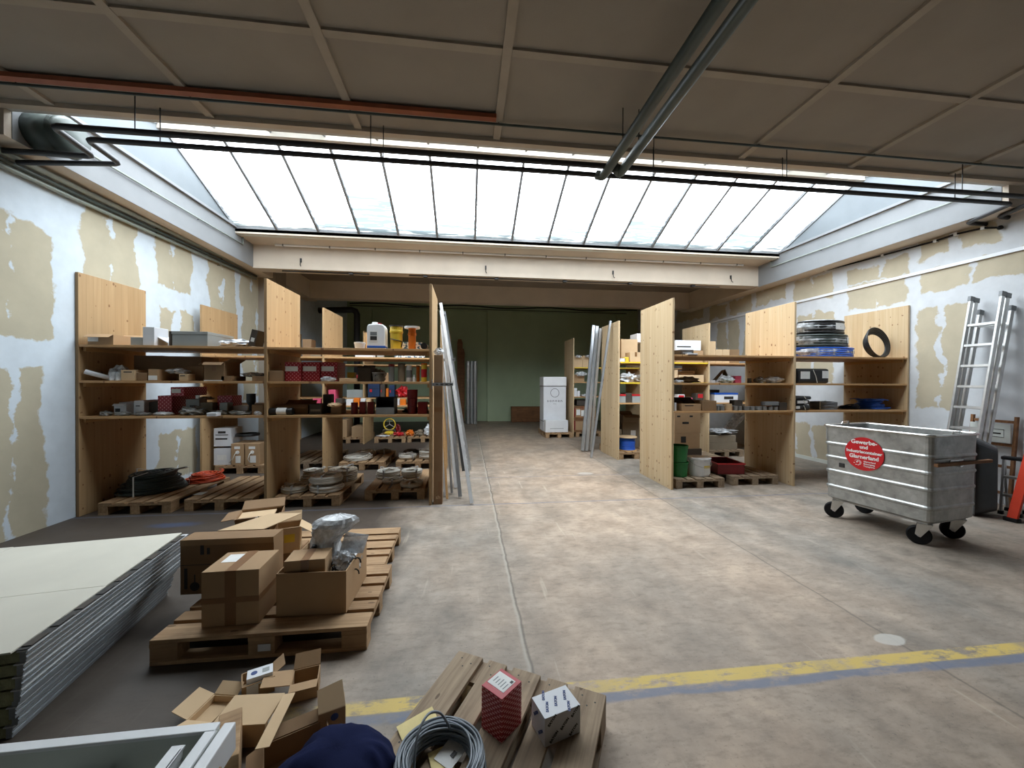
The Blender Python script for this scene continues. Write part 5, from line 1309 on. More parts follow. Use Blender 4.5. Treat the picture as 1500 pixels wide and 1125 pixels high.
# profiles leaning on the middle right rack panel
for i, (fp, hp, w, h, l) in enumerate((((853, 661), (871, 477), .07, .04, 'pale galvanised profile nearest the green wall, leaning on the middle right panel'), ((859, 661), (876, 478), .07, .05, 'second galvanised profile of the bundle on the middle right panel'),
        ((865, 660), (881, 481), .06, .04, 'third, darker galvanised profile of the bundle on the middle right panel'), ((866, 671), (896, 470), .045, .03, 'single slotted profile leaning apart, its foot nearest the viewer'))):
    f = atz(*fp, .01); hx = 3.06 if i < 3 else 3.055
    hd = atx(*hp, hx-.02)
    lean(l, (f.x, f.y, .02), (hx-.045, hd.y, hd.z), w, h, 'steel', None)

# ================================================================ container trolley
N_, Lc, Rc = atz(1363, 771, .22), atz(1205, 729, .22), atz(1434, 762, .22)
ctr = (Lc+Rc)/2
ang = math.atan2(Rc.y-N_.y, Rc.x-N_.x)
TW, TL = (Rc-N_).length, (Lc-N_).length
ang = (ang+math.atan2(Lc.y-N_.y, Lc.x-N_.x)-PI/2)/2
t = thing('container_trolley', 'galvanised steel container trolley with a round red sticker on four castors', 'container trolley', (ctr.x, ctr.y, 0), ang)
w2, l2 = TW/2, TL/2; ZB, ZT = .235, 1.10
def rrect(w, l, r, n=4):
    pts = []
    for (cx, cy, a0) in ((w-r, l-r, 0), (-w+r, l-r, PI/2), (-w+r, -l+r, PI), (w-r, -l+r, 1.5*PI)):
        for k in range(n+1): a = a0+PI/2*k/n; pts.append((cx+r*math.cos(a), cy+r*math.sin(a)))
    return pts
def loft(secs):
    """secs: list of (half w, half l, corner radius, z)"""
    b = MB(); rings = [[(x, y_, z) for x, y_ in rrect(w, l, r)] for (w, l, r, z) in secs]; n = len(rings[0])
    vs = [p for rg in rings for p in rg]; fs = []
    for i in range(len(rings)-1):
        for k in range(n): k2 = (k+1) % n; fs.append((i*n+k, i*n+k2, (i+1)*n+k2, (i+1)*n+k))
    fs.append(tuple(range(n))[::-1]); fs.append(tuple((len(rings)-1)*n+k for k in range(n)))
    return b.add(vs, fs)
secs = [(w2-.03, l2-.03, .05, ZB)]
zs_ = [ZB+.02, .395, .565, .72, .885, ZT-.11]
secs += [(w2-.006, l2-.006, .055, ZB+.02)]
for zz in (.385, .565, .725, .885):       # pressed ribs
    for (dz, o) in ((-.022, 0), (-.008, .009), (.008, .009), (.022, 0)): secs.append((w2-.010+o+.018*zz, l2-.010+o+.018*zz, .055, zz+dz))
secs += [(w2+.012, l2+.012, .055, ZT-.012), (w2+.0, l2+.0, .05, ZT-.012), (w2-.02, l2-.02, .05, ZB+.03)]
body = loft(secs).build('tub', MT['galv'], t, smooth=False)
b = MB(); rg = rrect(w2+.018, l2+.018, .055, 5); b.tube([(x, y_, ZT-.008) for x, y_ in rg], .013, 8, True); b.build('rim', MT['chrome'], t, smooth=True)
part('base_frame', MT['galv'], t, (-w2+.05, w2-.05, -l2+.05, l2-.05, ZB-.018, ZB+.002))
part('handle_slot', MT['print'], t, (-w2-.010, -w2+.01, l2*.56, l2*.68, .625, .675), bevel=.004)
# wooden bar across the end
part('wooden_bar', MT['plank'], t, (-w2+.0, w2+.16, -l2-.045, -l2-.012, .80, .83), bevel=.004)
part('bar_bracket', MT['chrome'], t, (-.10, .10, -l2-.016, -l2-.002, .79, .85)); part('bar_bracket', MT['chrome'], t, (-.02, .02, -l2-.05, -l2-.002, .785, .80))
for s in (-1, 1):       # handle lugs on the rim
    MB().tube([(-.06, s*(l2+.01), ZT), (-.05, s*(l2+.012), ZT+.022), (.05, s*(l2+.012), ZT+.022), (.06, s*(l2+.01), ZT)], .008, 6).build('lug', MT['chrome'], t)
# castors
for i, (sx, sy, yaw) in enumerate(((-1, -1, .5), (1, -1, .7), (-1, 1, .55), (1, 1, .3))):
    fk = MB(); m_ = Matrix.Translation((sx*(w2-.09), sy*(l2-.09), 0)) @ Matrix.Rotation(yaw, 4, 'Z')
    for s in (-1, 1):
        v = [(s*.03, -.055, .21), (s*.03, .055, .21), (s*.03, .07, .10), (s*.03, .03, .075)]
        P4 = [m_ @ Vector(q) for q in v]; nrm = (m_.to_3x3() @ Vector((s*.004, 0, 0)))
        fk.plate(P4, nrm)
    fk.box(-.03, .03, -.055, .055, .208, .216, m_)
    c = fk.build('castor_fork', MT['chrome'], t)
    wm = m_ @ Matrix.Translation((0, .04, .093)) @ Matrix.Rotation(PI/2, 4, 'Y')
    MB().lathe([(.052, -.024), (.082, -.024), (.092, -.014), (.092, .014), (.082, .024), (.052, .024)], 26, m=wm).build('wheel', MT['rubber'], c, smooth=False)
    MB().lathe([(.0, -.025), (.052, -.022), (.052, .022), (0, .025)], 18, m=wm).build('hub', MT['grey'], c)
    MB().box(-.045, .045, -.045, .045, .216, ZB-.018, m_).build('mounting_plate', MT['galv'], c)
# red sticker on the long face, with its lettering
SY, SZ, SR = .075, .82, .185
sx_ = -w2-.015
uA, uB = atx(1274, 667, 4.3), None
ring = [(sx_, SY+SR*math.cos(a), SZ+SR*.98*math.sin(a)) for a in [2*PI*k/48 for k in range(48)]]
MB().plate(ring, (.006, 0, 0)).build('sticker', mat('red_sticker', rgb(196, 28, 36), .35, var=.03), t, label='round red sticker with white lettering')
WH = mat('white_print', rgb(238, 238, 236), .5, var=.02)
stk = [c for c in t.children if c.name.startswith('sticker')][0]
ys, xs2 = (0, 0, 1), (0, -1, 0)
for (s_, sz, dz, dy, bold) in (('Gewerbe-', .060, .125, 0, .0016), ('und', .052, .072, 0, .0014), ('Industriecontainer', .0455, .020, 0, .0013), ('Glarnerland', .058, -.036, 0, .0016)):
    lettering(s_, sz, WH, stk, frame((sx_-.0012, SY+dy, SZ+dz), xs2, ys), bold=bold)
for k, s_ in enumerate(('Glarnerland', 'Entsorgung', 'Transporte')):
    lettering(s_, .023, WH, stk, frame((sx_-.0012, SY-.0, SZ-.082-.025*k), xs2, ys), align='LEFT', bold=.0003)
b = MB()
for k in range(9):      # small spiral emblem
    a = k*.75; r_ = .008+.0035*k; cy_, cz_ = SY+.055+r_*math.cos(a), SZ-.10+r_*math.sin(a)
    b.box(sx_-.0012, sx_, cy_-.006, cy_+.006, cz_-.0035, cz_+.0035)
b.tube([(sx_-.0006, SY+.055+.033*math.cos(a), SZ-.10+.028*math.sin(a)) for a in [.4+.3*k for k in range(16)]], .0016, 4)
b.build('emblem', WH, stk)

# ================================================================ ladders and things at the right wall
def ladder_section(t, y0, y1, xb, zb, xt, zt, n, first=.16, sp=.28, m='alu'):
    d = Vector((xt-xb, 0, zt-zb)); L = d.length; d.normalize()
    for yy in (y0, y1):
        MB().bar((xb, yy, zb), (xt, yy, zt), .05, .026, (0, 1, 0)).build('stile', MT[m], t, bevel=.003)
        e = Vector((xt, yy, zt)); MB().bar(e-d*.05, e+d*.012, .072, .034, (0, 1, 0)).build('end_cap', MT['grey'], t)
        MB().bar(Vector((xb, yy, zb))-d*.01, Vector((xb, yy, zb))+d*.05, .072, .034, (0, 1, 0)).build('rubber_foot', MT['rubber'], t)
    for k in range(n):
        p = Vector((xb, 0, zb))+d*(first+k*sp)
        MB().bar((p.x, y0, p.z), (p.x, y1, p.z), .032, .03, (d.x, 0, d.z)).build('rung', MT[m], t)
yA, yB = 4.50, 4.19
h1 = aty(1425, 436, yA)
hx, xb = XR-.19, 6.36
for i, (dx, dz, dy, l) in enumerate(((-.012, 0, 0, 'front section of the aluminium ladder set leaning on the right wall'), (.062, -.02, -.0, 'middle section of the aluminium ladder set at the right wall'), (.136, -.18, -.0, 'rear, slightly shorter section of the aluminium ladder set'))):
    t = thing('ladder', l, 'ladder', (0, 0, 0))
    ladder_section(t, yA, yB, xb+dx, .02, hx+dx, h1.z+dz, 9)
# old wooden ladder / trestle with a labelled board
x0 = XR-.25
t = thing('wooden_trestle', 'old brown wooden trestle at the right wall behind the folding steps', 'trestle')
yt0, yt1, tz = 4.13, 4.56, 1.17
for yy in (yt0, yt1): MB().bar((XR-.16, yy, 0), (XR-.06, yy, tz), .035, .03, (0, 1, 0)).build('leg', MT['plank'], t)
for zz in (.18, .52, .80, 1.1):
    xx = XR-.16+.10*zz/tz; MB().bar((xx, yt0+.02, zz), (xx, yt1-.02, zz), .02, .035, (0, 0, 1)).build('rail', MT['plank'], t)
xx = XR-.16+.10*.95/tz
t2 = thing('labelled_board', 'pale board with a small framed logo on the wooden trestle', 'board', (xx-.045, (yt0+yt1)/2, .83))
part('board', MT['offwhite'], t2, (-.008, .008, -.2, .2, 0, .24))
MB().tube([(-.010, .10, .17), (-.010, -.14, .17), (-.010, -.14, .07), (-.010, .10, .07)], .004, 4, True).build('logo_frame', MT['print'], t2)
part('logo_bar', MT['print'], t2, (-.0105, -.007, -.11, .0, .105, .125)); part('logo_bar', MT['print'], t2, (-.0105, -.007, -.03, .06, .13, .14))
MB().lathe([(0, 0), (.014, 0), (.014, .003), (0, .003)], 10, m=Matrix.Translation((-.009, .065, .12)) @ Matrix.Rotation(-PI/2, 4, 'Y')).build('logo_dot', MT['print'], t2)
# small aluminium folding steps
t = thing('folding_steps', 'small aluminium folding steps with black caps behind the dark tub', 'step ladder', (6.66, 3.96, 0), .35)
for yy in (-.07, .07):
    MB().bar((-.12, yy, .02), (-.02, yy, .68), .045, .02, (0, 1, 0)).build('stile', MT['alu'], t); MB().bar((.14, yy, .02), (.0, yy, .66), .03, .02, (0, 1, 0)).build('rear_leg', MT['alu'], t)
    for xx in (-.12, .14): part('rubber_foot', MT['rubber'], t, (xx-.03, xx+.03, yy-.02, yy+.02, 0, .04))
part('top_cap', MT['rubber'], t, (-.06, .05, -.09, .09, .66, .70), bevel=.01)
for k in range(2): part('tread', MT['alu'], t, (-.13+.03*k, -.02+.03*k, -.06, .06, .22*(k+1), .22*(k+1)+.025))
MB().tube([(.1, -.09, .5), (.18, -.09, .4), (.17, -.09, .25), (.1, -.09, .2)], .012, 6).build('hand_loop', MT['char'], t)
# dark upright tub behind the trolley
p0, p1 = aty(1433, 690, 4.1), aty(1454, 690, 4.1)
t = thing('mortar_tub', 'dark grey mortar tub standing on end behind the container trolley', 'tub', (6.26, 3.97, 0), -.98)
hz = aty(1440, 640, 4.1).z
b = MB(); S_ = []
for (x, s) in ((-.09, 1.0), (-.075, 1.0), (-.07, .93), (.09, .80), (.095, .74)):
    S_.append([(x, q[0], q[1]) for q in [(yy*s, (zz-hz/2)*s+hz/2 if x > -.07 else zz) for yy, zz in [(p*1.0, q2+hz/2) for p, q2 in rrect(.19, hz/2, .08)]]])
n = len(S_[0]); vs = [p for rg in S_ for p in rg]
fs = [(i*n+k, i*n+(k+1) % n, (i+1)*n+(k+1) % n, (i+1)*n+k) for i in range(len(S_)-1) for k in range(n)]+[tuple(range(n)), tuple((len(S_)-1)*n+k for k in range(n))[::-1]]
b.add(vs, fs).build('shell', MT['char'], t, smooth=False)
b = MB(); b.tube([(-.085, q[0], max(.012, q[1]+hz/2)) for q in rrect(.195, hz/2-.004, .085)], .012, 6, True); b.build('rim', MT['grey'], t, smooth=True)
# red step ladder at the picture edge: its treads run along x, the stiles lean back towards the viewer's side
f0 = atz(1482, 764, 0)
t = thing('red_step_ladder', 'red fibreglass step ladder with white treads at the picture edge', 'step ladder', (f0.x, f0.y, 0))
RF = mat('red_fibreglass', rgb(206, 62, 38), .4, var=.06)
Hh, WL = 1.75, .56
def sp(f, side, z): return (f*.08*z if side == 0 else WL-f*.08*z, -.13*z, z)
for side in (0, 1):
    MB().bar(sp(1, side, .03), sp(1, side, Hh), .03, .085, (0, 1, .3)).build('stile', RF, t, bevel=.004)
    x0 = 0 if side == 0 else WL
    part('rubber_foot', MT['rubber'], t, (x0-.03, x0+.04, -.06, .06, 0, .045), bevel=.006)
    MB().bar((x0, -.85, .0), (sp(1, side, Hh)[0], -.13*Hh-.06, Hh), .025, .04, (0, 1, 0)).build('rear_leg', RF, t)
for k in range(6):
    zz = .16+k*.27; part('tread', MT['steel_w'], t, (.017+.08*zz, WL-.017-.08*zz, -.13*zz-.04, -.13*zz+.05, zz, zz+.03))
part('top_cap', MT['rubber'], t, (.12, WL-.12, -.13*Hh-.12, -.13*Hh+.05, Hh, Hh+.05))

# ================================================================ foreground left: stack of panels
XE = -1.95
zt = .47
NQ, FQ = atz(47, 941, zt), atz(275, 779, zt)
t = thing('panel_stack_top', 'x', 'x'); bpy.data.objects.remove(t)
layers = 8; th = (zt-.03)/layers
e = (FQ-NQ); eL = Vector((e.x, e.y, 0)).length; e.normalize(); nrm = Vector((-e.y, e.x, 0))     # nrm points left
aE = math.atan2(e.y, e.x)
offs = [.0, .0, -.0, .03, .03, .0, .0, -.02]
LW = 2.1
names = ['lowest insulated panel of the stack, on the floor', 'second insulated panel from the floor', 'third insulated panel from the floor', 'fourth insulated panel from the floor', 'fifth insulated panel from the floor', 'third insulated panel from the top of the stack', 'second insulated panel from the top, its metal edge showing', 'topmost insulated panel, under the beige board sheets']
for k in range(layers):
    # lower slabs sit farther from the viewer at the near end
    near = {0: .10, 1: .10, 2: .06, 3: .06, 4: .0, 5: .0, 6: .0, 7: .0}[k]
    o = NQ+nrm*(.02+[.12, .10, .08, .07, .02, .015, .01, .0][k])+e*(near)
    L_ = eL+.03-near+rnd.uniform(-.01, .02)
    t = thing('insulated_panel', names[k], 'building panel', (o.x, o.y, .002+k*th), aE, 'stacked insulated panels')
    part('core', MT['wool'], t, (0.004, L_-.004, .022, LW, .004, th-.005))
    part('steel_edge', MT['steel_p'] if 'steel_p' in MT else mat('grey_panel_edge', rgb(150, 156, 160), .4, .5, var=.08, scale=6, stretch=(1, 10, 30)), t, (0, L_, 0, .021, .001, th-.003))
    for q in (.3, .62): part('edge_rib', MT['steel'], t, (0, L_, -.004, .0, th*q, th*q+.006))
    part('edge_rib', MT['steel_w'], t, (-.002, L_, -.008, .03, th-.006, th-.001))
# beige sheets on top
tops = thing('board_sheet', 'x', 'x'); bpy.data.objects.remove(tops)
u1 = eL*.30; 
def sheet(label, a0, a1, b0, b1, z):
    o = NQ; t = thing('board_sheet', label, 'board', (o.x, o.y, z), aE)
    MB().box(a0, a1, b0, b1, 0, .008).build('sheet', MT['board'], t, bevel=.001)
zs0 = .002+layers*th+.001
sheet('wide beige board sheet nearest the viewer on the panel stack', -.02, eL*.42, .055, 1.02, zs0)
sheet('beige board sheet on the far end of the panel stack beside the cartons', eL*.422, eL+.05, .06, 1.02, zs0)
sheet('beige board sheet on the near outer part of the panel stack', .02, eL*.50, 1.025, LW, zs0)
sheet('beige board sheet at the far outer corner of the stack toward the wall', eL*.502, eL+.06, 1.025, LW, zs0)
b = thing('dark_liner', 'black slatted liner strip showing along the edge of the panel stack', 'liner', (NQ.x, NQ.y, zs0-.0), aE)
MB().box(.0, eL, .014, .054, .0, .002).build('strip', MT['print'], b)
for k in range(9): MB().box(.02+k*eL/9, .02+(k+.62)*eL/9, .016, .050, .0025, .006).build('slat', MT['print'] if k % 2 else MT['dark_card'], b)

# ---------------------------------------------------------------- loads of the foreground pallets
def open_box(label, loc, w, d, h, m, rz=0, flap=(), name='cardboard_box', k=.005, ext=None):
    t = thing(name, label, 'box', loc, rz); w2, d2 = w/2, d/2
    part('body', M_(m), t, (-w2, w2, -d2, -d2+k, 0, h), (-w2, w2, d2-k, d2, 0, h), (-w2, -w2+k, -d2+k, d2-k, 0, h), (w2-k, w2, -d2+k, d2-k, 0, h), (-w2+k, w2-k, -d2+k, d2-k, 0, k))
    F = {'f': ((-w2, -d2), (w2, -d2), (0, -1)), 'b': ((w2, d2), (-w2, d2), (0, 1)), 'l': ((-w2, d2), (-w2, -d2), (-1, 0)), 'r': ((w2, -d2), (w2, d2), (1, 0))}
    for (s, ln_, up) in flap:
        a, c, dr = F[s]; dx, dy = dr[0]*ln_, dr[1]*ln_
        MB().plate([(a[0], a[1], h), (c[0], c[1], h), (c[0]*.97+dx, c[1]*.97+dy, h+up), (a[0]*.97+dx, a[1]*.97+dy, h+up)], (0, 0, .004)).build('flap', M_(m), t)
    return t
P = .1445
# small taped carton, front left
x0, x1 = fx(292, 2.44), fx(376, 2.44)
t = thing('cardboard_box', 'square taped brown carton at the front of the dark pallet', 'box', ((x0+x1)/2, 2.62, P+.001), 0.03); w2 = (x1-x0)/2; hz = aty(330, 838, 2.44).z-P
part('body', MT['card'], t, (-w2, w2, -.17, .10, 0, hz), bevel=.003)
part('tape', MT['tape'], t, (-.03, .03, -.172, .102, hz-.12, hz+.0012)); part('tape', MT['tape'], t, (-.03, .03, -.1715, -.169, 0, hz-.12)); part('tape', MT['tape'], t, (-w2-.001, w2+.001, -.1718, -.169, hz*.42, hz*.52)); part('tape', MT['tape'], t, (w2-.001, w2+.0014, -.17, .10, hz*.42, hz*.52))
part('shipping_label', MT['paper'], t, (-w2*.75, -w2*.2, -.05, .06, hz, hz+.0012))
# big dark carton behind it
x0, x1 = fx(264, 2.84), fx(401, 2.84); hz = aty(330, 789, 2.84).z-P
t = thing('cardboard_box', 'large dark brown carton with black upright print behind the taped one', 'box', ((x0+x1)/2, 3.0, P+.001), 0); w2 = (x1-x0)/2
part('body', MT['card_dk'], t, (-w2, w2, -.16, -.02, 0, hz))
part('rim_fold', MT['card'], t, (-w2, w2, -.1625, -.160, hz-.04, hz)); part('joint_line', MT['print'], t, (-w2, w2, -.1612, -.1595, hz*.53, hz*.54))
for (u, v0, v1, ww) in ((-.58, .72, .9, .022), (-.44, .72, .84, .018)): part('print_mark', MT['print'], t, (u*w2, u*w2+ww, -.1612, -.1597, hz*v0, hz*v1))
for k, u in enumerate((-.92, -.70)):
    part('print_mark', MT['print'], t, (u*w2, u*w2+.02, -.1612, -.1597, hz*.1, hz*.48)) if k == 0 else MB().lathe([(0, 0), (.03, 0), (.03, .0015), (0, .0015)], 14, m=Matrix.Translation((u*w2, -.16, hz*.14)) @ Matrix.Rotation(PI/2, 4, 'X')).build('print_mark', MT['print'], t)
part('print_mark', MT['print'], t, (-.71*w2, -.685*w2, -.1612, -.1597, hz*.14, hz*.36))
MB().plate([(-w2*.5, -.02, hz), (w2*.55, -.02, hz), (w2*1.05, .26, hz+.015), (w2*.25, .26, hz+.02)], (0, 0, .005)).build('flap', MT['card_lt'], t)
# pale folded carton and magazines behind
t = open_box('torn open carton with pale flaps and printed matter on the rear pallet', (fx(378, 3.45, 790), 3.50, P+.001), .32, .24, .33, 'card_dk', .3, (('l', .10, -.01), ('b', .10, .05), ('f', .09, .02)))
part('inlay', MT['card_lt'], t, (-.17, .1, -.1, .12, .301, .312))
t = thing('printed_catalogues', 'stack of printed catalogues stuck in the torn open carton', 'catalogues', (fx(388, 3.40, 780), 3.30, P+.27), .5)
for k in range(4): MB().box(-.06, .06, -.08+.02*k, -.07+.02*k, 0, .1-.01*k, Matrix.Rotation(.5, 4, 'Y')).build('catalogue', MT['paper'] if k % 2 else MT['print'], t)
t = open_box('small pale carton with yellow print tilted between the big boxes', (fx(420, 3.15, 830), 3.18, P+.14), .17, .16, .19, 'card_lt', .3, (('r', .1, -.07), ('b', .06, .06)))
MB().box(-.02, .05, -.082, -.0795, .08, .14).build('print_block', MT['yellow'], t)
carton('brown carton under the small pale one between the big boxes', 408, 434, 838, P, 3.1, .25, 'card_dk', h=.138)
# wide open carton with contents
x0, x1 = fx(404, 2.50), fx(508, 2.50); hz = aty(455, 840, 2.50).z-P
t = open_box('wide open carton holding plastic bags at the pallet edge', ((x0+x1)/2, 2.74, P+.001), x1-x0, .46, hz, 'card', -.02, ())
bw = x1-x0; bc = ((x0+x1)/2, 2.74)
carton('small taped carton inside the wide open carton', 415, 474, 808, P+hz-.1, 2.54, .17, 'card', tape=True, rz=.08, h=.165)
cx = fx(472, 2.80, 780)
t = thing('plastic_bag', 'large milky plastic bag with dark clips rising from the open carton', 'bag', (cx, 2.82, P+.08))
b = MB(); n1, n2 = 26, 18; vs = []
for j in range(n2):
    f = j/(n2-1)
    rad = .118*(1-.30*f) if f < .8 else .09*math.sqrt(max(.0, 1-((f-.8)/.2)**2))+.012
    lx, lz = .03*f+.16*max(0, f-.55), .02+.42*f
    for i in range(n1):
        a = 2*PI*i/n1; q = noise.noise(Vector((math.cos(a)*2, math.sin(a)*2, f*3)))*.28+noise.noise(Vector((math.cos(a)*6, math.sin(a)*6, f*5)))*.16
        rr = rad*(1+q); vs.append((lx+rr*math.cos(a)*(1 if f < .7 else 1.25), rr*math.sin(a)*.9, lz+.02*q))
fs = [(j*n1+i, j*n1+(i+1) % n1, (j+1)*n1+(i+1) % n1, (j+1)*n1+i) for j in range(n2-1) for i in range(n1)]+[tuple((n2-1)*n1+i for i in range(n1))]
b.add(vs, fs).build('film', MT['film_w'], t, smooth=False)
for k in range(9): MB().blob(.05, .05, .04, k, .5, 3, 1).build('clip', MT['char'] if k % 3 else MT['grey'], t, loc=(rnd.uniform(-.07, .07), rnd.uniform(-.1, -.05), .12+rnd.uniform(0, .12)))
t = thing('plastic_bag', 'clear torn bag full of black clips at the corner of the open carton', 'bag', (fx(511, 2.78, 800), 2.80, P+.10))
MB().blob(.16, .19, .20, 81, .45, 2.6).build('film', MT['film'], t); MB().blob(.13, .16, .15, 82, .5, 3.2).build('contents', MT['black'], t)
MB().plate([(-.06, -.04, .17), (.1, -.06, .17), (.12, .02, .26), (-.04, .04, .28)], (.004, .004, .003)).build('torn_flap', MT['film'], t)
for k in range(10):
    MB().tube([(.03*math.cos(a), .03*math.sin(a)*.4, .03*math.sin(a)) for a in [q*.6 for q in range(8)]], .005, 5).build('clip', MT['black'] if k % 4 else MT['chrome'], t, loc=(rnd.uniform(-.07, .08), rnd.uniform(-.14, -.08), .06+rnd.uniform(0, .1)))
bag('small silver-clear bag between the two big bags in the open carton', 478, 505, 800, P+hz-.06, 2.62, .12, 'film', 83, 3, .5, h=.12)
# emblem stamp on the front pallet block
t_ = bpy.data.objects['pallet.017'] if 'pallet.017' in bpy.data.objects else None
part('plate', MT['steel_w'], thing('pallet_tag', 'small worn metal tag on the middle block of the dark front pallet', 'tag', (fx(388, 2.36, 945), 2.354, .065)), (-.035, .035, -.004, .0, -.02, .02), bevel=.002)

# ---------------------------------------------------------------- pallet at the picture foot
def onC(px, py, z=P): return atz(px, py, z)
b0, b1 = atz(735, 1090, P), atz(766, 1057, P); b2 = atz(713, 1062, P)
a_ = math.atan2(b1.y-b0.y, b1.x-b0.x)
t = thing('red_box', 'tall red box with white dashes and a white label standing on the grey pallet', 'box', (b0.x, b0.y, P+.001), a_-.0)
w_, d_, h_ = .125, .115, .178
part('body', MT['red_dash_s'], t, (0, w_, 0, d_, 0, h_), bevel=.0015)
part('label', MT['paper'], t, (.028, w_-.018, .018, d_-.006, h_-.0005, h_+.0012)); 
for k in range(5): part('print_line', MT['grey'], t, (.04+.002*k, .075+.004*(k % 3), .03+.015*k, .034+.015*k, h_+.001, h_+.0018))
part('print_block', MT['print'], t, (.086, .1, .022, .034, h_+.001, h_+.0018))
b0, b1 = atz(798, 1096, P), atz(850, 1073, P)
a_ = math.atan2(b1.y-b0.y, b1.x-b0.x)
t = thing('white_box', 'small white box with blue EATON print standing on the grey pallet', 'box', (b0.x, b0.y, P+.001), a_)
w_ = (b1-b0).length; d_, h_ = .115, .115
part('body', MT['white_card'], t, (0, w_, 0, d_, 0, h_), bevel=.0015)
for (u, v, s_) in ((.25, .25, 0), (.55, .55, 0), (.85, .85, 0), (.2, .85, 0), (.8, .22, 0)):
    lettering('EATON', .015, MT['print'], t, frame((u*w_, -.0008, v*h_), (math.cos(.8), 0, math.sin(.8)), (-math.sin(.8), 0, math.cos(.8))), depth=.0004, bold=.0006)
for (u, v) in ((.22, .4), (.5, .5), (.8, .6), (.3, .9), (.72, .12)):
    lettering('EATON', .015, MT['blueprint'], t, frame((u*w_, v*d_, h_+.0008), (math.cos(1.1), math.sin(1.1), 0), (-math.sin(1.1), math.cos(1.1), 0)), depth=.0004, bold=.0006)
for (u, v) in ((.3, .3), (.65, .7)):
    lettering('EATON', .015, MT['blueprint'], t, frame((-.0008, u*d_, v*h_), (0, -math.cos(.8), math.sin(.8)), (0, math.sin(.8), math.cos(.8))), depth=.0004, bold=.0006)
b = MB()
for yb_, w_ in ((-.3175, .145), (-.1585, .1), (0, .145), (.1585, .1), (.3175, .145)):
    for xs_ in (-.5125, 0, .5125):
        for (ox, oy) in ((-.03, -.03), (.02, .0), (-.01, .032)):
            b.lathe([(.0045, .1437), (.004, .1448), (0, .1448)], 7, (xs_+ox, yb_+oy))
nl = b.build('nail_heads', MT['print'], palC); nl['kind'] = 'stuff'
cc = atz(645, 1112, .2)
coil('grey cable coil with a raised loose loop on the grey pallet', cc.x, cc.y, P, .158, .0045, 9, 'wire_g', 5, 56, .004, name='cable_coil')
t = bpy.data.objects[[o.name for o in bpy.data.objects if o.get('label') == 'grey cable coil with a raised loose loop on the grey pallet'][0]]
MB().tube(smooth_path([(-.07, -.12, .03), (-.085, -.08, .10), (-.08, -.02, .17), (-.05, .04, .19), (-.01, .08, .16), (.02, .10, .10), (.03, .115, .06)]), .005, 6).build('loose_loop', MT['wire_g'], t, smooth=True)
for (px, py, a, l, m, w, d) in ((612, 1062, .5, 'cream paper sheet under the back of the grey coil', 'cream', .16, .07), (660, 1108, .9, 'white delivery note lying inside the grey coil', 'paper', .10, .08), (646, 1118, .3, 'cream slip under the white note inside the coil', 'cream', .08, .1)):
    p = atz(px, py, P); t = thing('paper_sheet', l, 'paper', (p.x, p.y, P+.001), a+ang*0)
    zz = .002 if m == 'cream' else .006
    MB().plate([(-w/2, -d/2, zz), (w/2, -d/2, zz), (w/2, d/2, zz+.012), (-w/2, d/2, zz+.004)], (0, 0, .0012)).build('sheet', MT[m], t)
    if m == 'paper': part('print_block', MT['print'], t, (-.01, .015, -.02, -.005, .0125, .0135))

# ---------------------------------------------------------------- empty cartons on the floor at the picture foot
def fl_(px, py): p = atz(px, py, 0); return (p.x, p.y, .001)
t = open_box('small torn white-and-brown box lying under another, blue logo', fl_(378, 1012), .14, .10, .085, 'card', .5, (('f', .05, .02), ('r', .05, .03)))
part('label', MT['paper'], t, (-.05, .0, -.0515, -.0495, .02, .07)); MB().lathe([(.008, 0), (.014, 0), (.014, .0012), (.008, .0012)], 14, m=Matrix.Translation((.03, -.05, .05)) @ Matrix.Rotation(PI/2, 4, 'X')).build('round_logo', MT['blueprint'], t)
t = thing('small_box', 'small white box with a blue round logo on top of the torn box', 'box', (*atz(381, 994, .09).xy, .0875), .42)
part('body', MT['white_card'], t, (-.055, .055, -.035, .035, 0, .04), bevel=.001); MB().lathe([(.009, .04), (.014, .04), (.014, .0412), (.009, .0412)], 16, (-.025, 0)).build('round_logo', MT['blueprint'], t); part('print_block', MT['grey_card'], t, (.01, .04, -.015, .015, .04, .0411))
open_box('small flattened brown carton with curled flaps near the panel stack', fl_(312, 1048), .12, .15, .035, 'card_lt', -.2, (('l', .08, .03), ('f', .06, .02), ('b', .05, .03)))
t = thing('cardboard_box', 'closed pale carton lying flat at the picture foot, longest flap up', 'box', fl_(366, 1072), -.05)
part('body', MT['card_lt'], t, (-.12, .11, -.08, .09, 0, .10), bevel=.002); MB().plate([(-.12, -.08, .10), (-.05, -.08, .10), (-.08, -.17, .03), (-.14, -.17, .03)], (.003, 0, .003)).build('flap', MT['card_lt'], t); part('label', MT['white_card'], t, (.1105, .112, -.06, .04, .02, .09))
open_box('open brown carton with a window flap in the middle of the carton heap', fl_(448, 1014), .125, .11, .09, 'card', .25, (('l', .13, .02), ('b', .05, .05), ('f', .07, .01)))
t = thing('cardboard_strip', 'long pale cardboard strip lying aslant over the carton heap', 'cardboard strip', (0, 0, 0))
a, c = atz(384, 1096, .16), atz(424, 1016, .12)
MB().bar(a, c, .05, .003, (0, 0, 1)).build('strip', MT['card_lt'], t)
t = thing('cardboard_box', 'upright open carton with a round blue print beside the navy jacket', 'box', fl_(486, 1072), .35)
part('body', MT['card'], t, (-.055, .055, -.045, .045, 0, .13)); MB().plate([(-.055, -.045, .13), (.055, -.045, .13), (.045, .03, .2), (-.06, .02, .19)], (0, .002, .003)).build('flap', MT['card_lt'], t)
